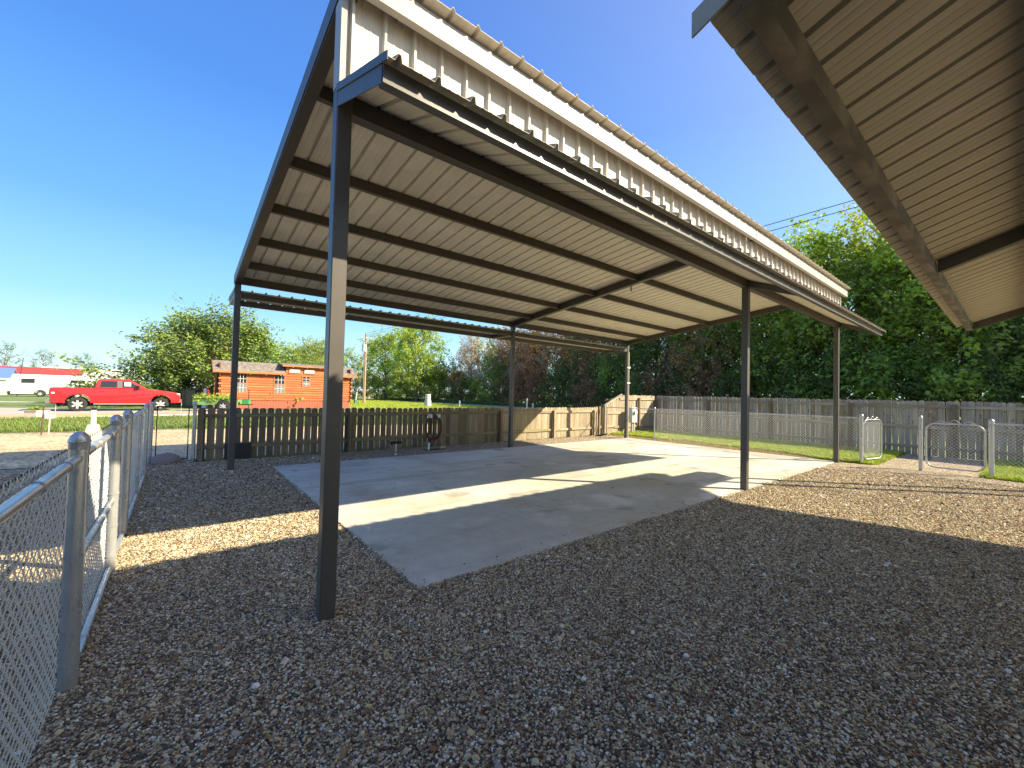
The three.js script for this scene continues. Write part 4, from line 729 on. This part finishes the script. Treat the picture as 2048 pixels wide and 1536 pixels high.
// ---------- utility pole and wires ----------
{
  const p = thing('utility_pole', 'wooden utility pole with crossarm and grey transformer beside the road', 'utility pole', 17.2, 0, -48.2);
  part('pole', cyl(V(0, -.3, 0), V(0, 8.7, 0), .16, .11, 12), wood(.46, .37, .27), p); part('crossarm', bx(-.62, .72, 8.0, 8.11, .12, .22), wood(.5, .44, .36), p, true);
  for (const s of [-1, 1]) part('brace', cyl(V(s * .5, 8.0, .17), V(0, 7.45, .13), .018), M.galv, p);
  const tf = part('transformer', new THREE.CylinderGeometry(.24, .24, .85, 16).translate(-.3, 6.85, .26), std(.62, .64, .66, .4), p); part('bushing', cyl(V(-.3, 7.27, .26), V(-.34, 7.6, .28), .05, .03), M.rvTrim, tf);
  for (const x of [-.55, 0, .6]) part('insulator', cyl(V(x, 8.11, .17), V(x, 8.26, .17), .035), M.white, p);
  part('conduit', cyl(V(-.2, 0, .13), V(-.2, 6.4, .12), .05), wood(.42, .3, .2), p);
  const w1 = thing('power_line', 'upper overhead power wire running from the pole over the trees', 'wire'); const sag = (y, x) => { const q = []; for (let k = 0; k <= 16; k++) { const t = k / 16; q.push(V(x, y - Math.sin(t * Math.PI) * .55 + t * .5, -48 + t * 72)); } return tube(q, .014, 5, false, 48); };
  part('wire', sag(8.72, 17.2), M.darkSteel, w1); const w2 = thing('power_line', 'lower overhead power wire running from the pole over the trees', 'wire'); part('wire', sag(8.45, 17.2), M.darkSteel, w2);
}
// ---------- small things in the yard ----------
{
  const t = thing('garden_trailer', 'green garden trailer overgrown with plants in front of the cabin', 'trailer', 1.35, -.02, -31.0, -.4);
  part('bed', [bx(-1.25, 1.3, .42, .46, -.5, .5), bx(-1.25, 1.3, .46, .8, .47, .5), bx(-1.25, 1.3, .46, .8, -.5, -.47), bx(-1.25, -1.22, .46, .8, -.46, .46), bx(1.27, 1.3, .46, .8, -.46, .46)], std(.16, .30, .12, .6), t); part('top_bar', [bx(-1.28, 1.9, .81, .85, .48, .53)], M.darkSteel, t); part('tongue', bx(1.3, 2.1, .42, .48, -.04, .04), M.darkSteel, t);
  part('end_box', bx(1.55, 1.95, .5, .78, .1, .5), std(.02, .28, .09, .4), t); part('stand', cyl(V(1.9, .1, .3), V(1.9, 1.5, .3), .03), M.darkSteel, t);
  wheel(t, .55, .62, .34, 1); wheel(t, .55, -.62, .34, -1); part('fender', (() => { const g = new THREE.TorusGeometry(.4, .035, 6, 18, Math.PI); g.translate(.55, .34, .64); return g; })(), M.darkSteel, t);
  seed = 99; const pp = [], cc = []; for (let i = 0; i < 900; i++) { const p = V(rr(-1.2, .9), .72 + Math.abs(rr(-.3, .3)) * rr(.2, 1.6), rr(-.45, .62)); const k = rr(.7, 1.3); leaf(pp, cc, p, rdir().add(V(0, .5, 0)).normalize(), .16, .05, [k, k, k]); }
  const pl = thing('plant', 'leafy plants spilling over the side of the green trailer', 'plant', 1.35, -.02, -31.0, -.4); put('foliage', triGeo(pp, cc), LEAF.fresh, pl);
}
{
  const t = thing('planter_box', 'pale square planter box at the end of the wood-chip bed', 'planter', -5.8, -.02, -25.6, -.6); part('tub', [bx(-.27, .27, 0, .30, -.27, .27, .015)], std(.6, .56, .46, .7), t); part('lip', bx(-.3, .3, .30, .335, -.3, .3), std(.55, .5, .4, .7), t); part('soil', bx(-.25, .25, .336, .345, -.25, .25), std(.06, .045, .03, .9), t);
  const pp = [], cc = []; for (let i = 0; i < 160; i++) { const k = rr(.7, 1.2); leaf(pp, cc, V(rr(-.22, .22), .35 + rnd() * .13, rr(-.22, .22)), rdir().add(V(0, .7, 0)).normalize(), .09, .03, [k, k, k]); } const pl = thing('plant', 'low green plant growing in the pale planter box', 'plant', -5.8, -.02, -25.6); put('foliage', triGeo(pp, cc), LEAF.mid, pl);
  const ps = thing('pedestal', 'slender white stone pedestal with dark cap on a flared foot', 'pedestal', -2.85, 0, -15.7); const sq = (pts) => { const g = new THREE.LatheGeometry(pts.map(([a, b]) => new THREE.Vector2(a * 1.414, b)), 4); g.rotateY(Math.PI / 4); return g.toNonIndexed(); };
  { const g = sq([[0, .27], [.12, .27], [.17, .02], [.17, -.03]]); g.computeVertexNormals(); part('foot', g, std(.56, .47, .35, .8), ps); } part('shaft', bx(-.06, .06, .26, .74, -.06, .06, .008), std(.62, .58, .5, .8), ps); part('cap', [bx(-.08, .08, .742, .775, -.08, .08), cyl(V(0, .775, 0), V(0, .80, 0), .06), cyl(V(0, .80, 0), V(0, .815, 0), .09)], M.darkSteel, ps);
  const stake = (label, x, z, h, mat, r = .017) => { const s = thing('stake', label, 'stake', x, 0, z); part('rod', cyl(V(0, -.05, 0), V(.02, h, 0), r), mat, s); part('tip', new THREE.SphereGeometry(r * 1.4, 8, 6).translate(.02, h, 0), mat, s); };
  stake('dark rusty metal stake at the lawn edge', -3.92, -15.5, .86, std(.09, .05, .04, .8)); stake('pale wooden stake leaning beside the rusty one', -3.82, -15.75, .68, std(.6, .52, .38, .8)); stake('thin pale stake in the wood-chip bed', -5.3, -26.1, .5, std(.5, .42, .3, .8), .012); stake('thin pale stake near the pickup front wheel', -.6, -27.6, .6, std(.5, .42, .3, .8), .012);
  const pot = thing('flower_pot', 'white pot lying on its side at the lawn edge', 'pot', -4.85, .1, -23.2, .4); { const g = new THREE.LatheGeometry([[0, 0], [.10, 0], [.15, .3], [.165, .3], [.165, .33], [.14, .33], [.13, .3], [.09, .03], [0, .03]].map(([a, b]) => new THREE.Vector2(a, b)), 18); flipFaces(g); g.rotateZ(1.5); part('shell', g, M.white, pot); } part('opening', new THREE.CylinderGeometry(.125, .125, .01, 16).rotateZ(Math.PI / 2).translate(-.27, .01, 0), M.black, pot);
  const edge = thing('bed_edging', 'pale concrete edging stones along the wood-chip bed', 'edging'); for (let i = 0; i < 12; i++) { const a = V(-6.2 + i * .62, 0, -23.85 - i * .19); const s = part('edging_stone', bx(-.29, .29, -.04, .07, -.07, .07, .012), std(.6, .55, .45, .85), edge); s.position.copy(a); s.rotation.y = .3 + rr(-.03, .03); }
}
{
  const b = thing('wooden_bin', 'brown wooden bin beside the pickup front end', 'bin', .1, -.02, -38.6, -.68); for (let i = 0; i < 7; i++) part('board', bx(-.5 + i * .145, -.5 + i * .145 + .135, .1, 1.3, .3, .33), pick(M.brownWood), b); part('side', bx(-.52, -.49, .1, 1.3, -.3, .34), M.brownWood[1], b); part('side', bx(.5, .53, .1, 1.3, -.3, .34), M.brownWood[1], b); part('back', bx(-.48, .49, .1, 1.3, -.33, -.3), M.brownWood[1], b); part('lid', bx(-.55, .56, 1.305, 1.35, -.36, .38), std(.12, .16, .2, .5), b); part('foot', bx(-.45, .45, 0, .1, -.25, .25), M.brownWood[3], b);
  const w = thing('garden_windmill', 'white toy windmill on a thin post behind the bin', 'windmill', .35, -.02, -39.6); part('post', cyl(V(0, 0, 0), V(.1, 2.1, 0), .06), wood(.5, .4, .3), w); for (let k = 0; k < 6; k++) { const g = bx(-.05, .05, .08, .42, -.008, .008); g.rotateY(.5); g.rotateZ(k * Math.PI / 3); g.translate(.1, 2.35, .1); part('blade', g, M.white, w); } part('tail', bx(-.1, .3, 2.5, 2.85, -.01, .01), M.rvTrim, w); part('hub', cyl(V(.1, 2.35, -.05), V(.1, 2.35, .12), .05), M.rvTrim, w); part('mast', cyl(V(.1, 2.1, 0), V(.1, 2.6, 0), .03), M.rvTrim, w);
  const s = thing('bollard', 'white tapering stone bollard beside the cabin corner', 'bollard', .9, -.02, -36.4); part('shaft', cyl(V(0, 0, 0), V(0, 1.35, 0), .22, .13, 14), M.white, s); part('cap', new THREE.SphereGeometry(.13, 12, 8).translate(0, 1.37, 0), M.white, s);
  const m = thing('utility_pedestal', 'pale round utility pedestal on the roadside lawn', 'utility box', 20.9, -.02, -38.6); part('base', new THREE.CylinderGeometry(.36, .38, .7, 16).translate(0, .35, 0), std(.55, .54, .48, .7), m); part('dome', new THREE.CylinderGeometry(.30, .31, .62, 16).translate(0, 1.01, 0), std(.62, .6, .54, .6), m); part('lid', new THREE.CylinderGeometry(.27, .30, .05, 16).translate(0, 1.345, 0), std(.62, .6, .54, .6), m);
  const g = thing('marker_post', 'slender white and orange cable marker with green pedestal base', 'marker', 15.45, -.02, -46); part('base', bx(-.17, .17, 0, .55, -.17, .17, .02), std(.06, .16, .13, .6), g); part('post', cyl(V(0, .55, 0), V(.14, 1.75, 0), .05), M.white, g); part('band', cyl(V(.1, 1.42, 0), V(.125, 1.62, 0), .053), std(.6, .16, .05, .5), g);
  for (const [x, z, h, l] of [[23.8, -36.6, .72, 'short white marker stake on the lawn by the road'], [28.2, -30.2, 1.15, 'taller white marker stake at the road edge'], [28.5, -29.6, .62, 'stubby white marker stake beside the taller one']]) { const q = thing('marker_stake', l, 'marker', x, -.02, z); part('post', bx(-.06, .06, 0, h, -.06, .06, .01), M.white, q); part('cap', bx(-.065, .065, h, h + .05, -.065, .065), M.white, q); }
}
// ---------- things along the picket fence ----------
{
  const h = thing('garden_hose', 'dark red garden hose coiled on the picket fence', 'hose', 4.92, .62, -7.66); const q = []; for (let k = 0; k <= 220; k++) { const a = k / 20 * 6.2832, r = .24 + .012 * Math.sin(k * .37) + .006 * (k % 40) / 10; q.push(V(Math.cos(a) * r, Math.sin(a) * r * 1.35 - .06 - .0002 * k, -.005 + .0005 * k * ((k % 60) < 30 ? .5 : .2))); } part('coil', tube(q, .012, 6, false, 440), std(.13, .035, .03, .5), h); part('hanger', [bx(-.16, -.1, .2, .3, -.02, .11), bx(.1, .16, .2, .3, -.02, .11)], M.white, h);
  const p1 = thing('standpipe', 'short grey standpipe with dark valve at the slab edge', 'pipe', 3.38, 0, -6.68); part('pipe', cyl(V(0, -.05, 0), V(0, .27, 0), .022), M.galv, p1); part('valve', [bx(-.14, .14, .27, .33, -.03, .03, .01), cyl(V(-.12, .30, 0), V(-.12, .24, .05), .02)], M.black, p1); part('collar', band(0, .02, 0, .035, .03), M.white, p1);
  const p2 = thing('drain_pipe', 'leaning grey drain pipe stub on a black mat', 'pipe', 4.42, 0, -6.98); part('pipe', cyl(V(0, -.04, 0), V(.03, .2, -.02), .03), M.galv, p2); part('mat', bx(-.12, .5, .002, .02, -.12, .1), M.black, p2); part('stone', (() => { const g = new THREE.IcosahedronGeometry(.07, 1); g.scale(1.2, .6, .8); g.translate(.42, .05, 0); return g; })(), std(.5, .42, .33, .8), p2);
  seed = 5; const g = new THREE.IcosahedronGeometry(1, 3), pp = g.attributes.position; for (let i = 0; i < pp.count; i++) { const x = pp.getX(i), y = pp.getY(i), z = pp.getZ(i), f = .85 + .35 * vn(x * 2 + 9, y * 2 + z * 2 + 9, 64); pp.setXYZ(i, x * f, y * f, z * f); } g.computeVertexNormals();
  const rk = tag(put('boulder', uvm(g), std(.26, .2, .19, .85)), 'flat purplish boulder lying against the narrow chain-link gate', 'rock'); rk.position.set(-.92, .05, -7.83); rk.scale.set(.24, .15, .18);
  const mb = thing('meter_box', 'grey electric meter pedestal against the pale corner fence', 'meter box', 14.5, 0, -7.6); part('leg', bx(-.09, -.03, 0, .5, -.03, .03), M.fascia, mb); part('leg', bx(.03, .09, 0, .5, -.03, .03), M.fascia, mb); part('cabinet', bx(-.18, .18, .45, 1.1, -.1, .1, .02), std(.6, .62, .62, .5), mb); part('meter', new THREE.CylinderGeometry(.09, .09, .08, 18).rotateX(Math.PI / 2).translate(0, .9, .14), std(.5, .52, .52, .3), mb);
  const bd = thing('scrap_bundle', 'small heap of dark scrap rods at the fence corner', 'scrap'); for (let k = 0; k < 5; k++) part('rod', cyl(V(11.7 + k * .05, .03 + k * .02, -7.35 + k * .06), V(12.6 - k * .06, .03 + k * .015, -7.5 + k * .05), .018), M.black, bd);
}
renderer.render(scene, camera);
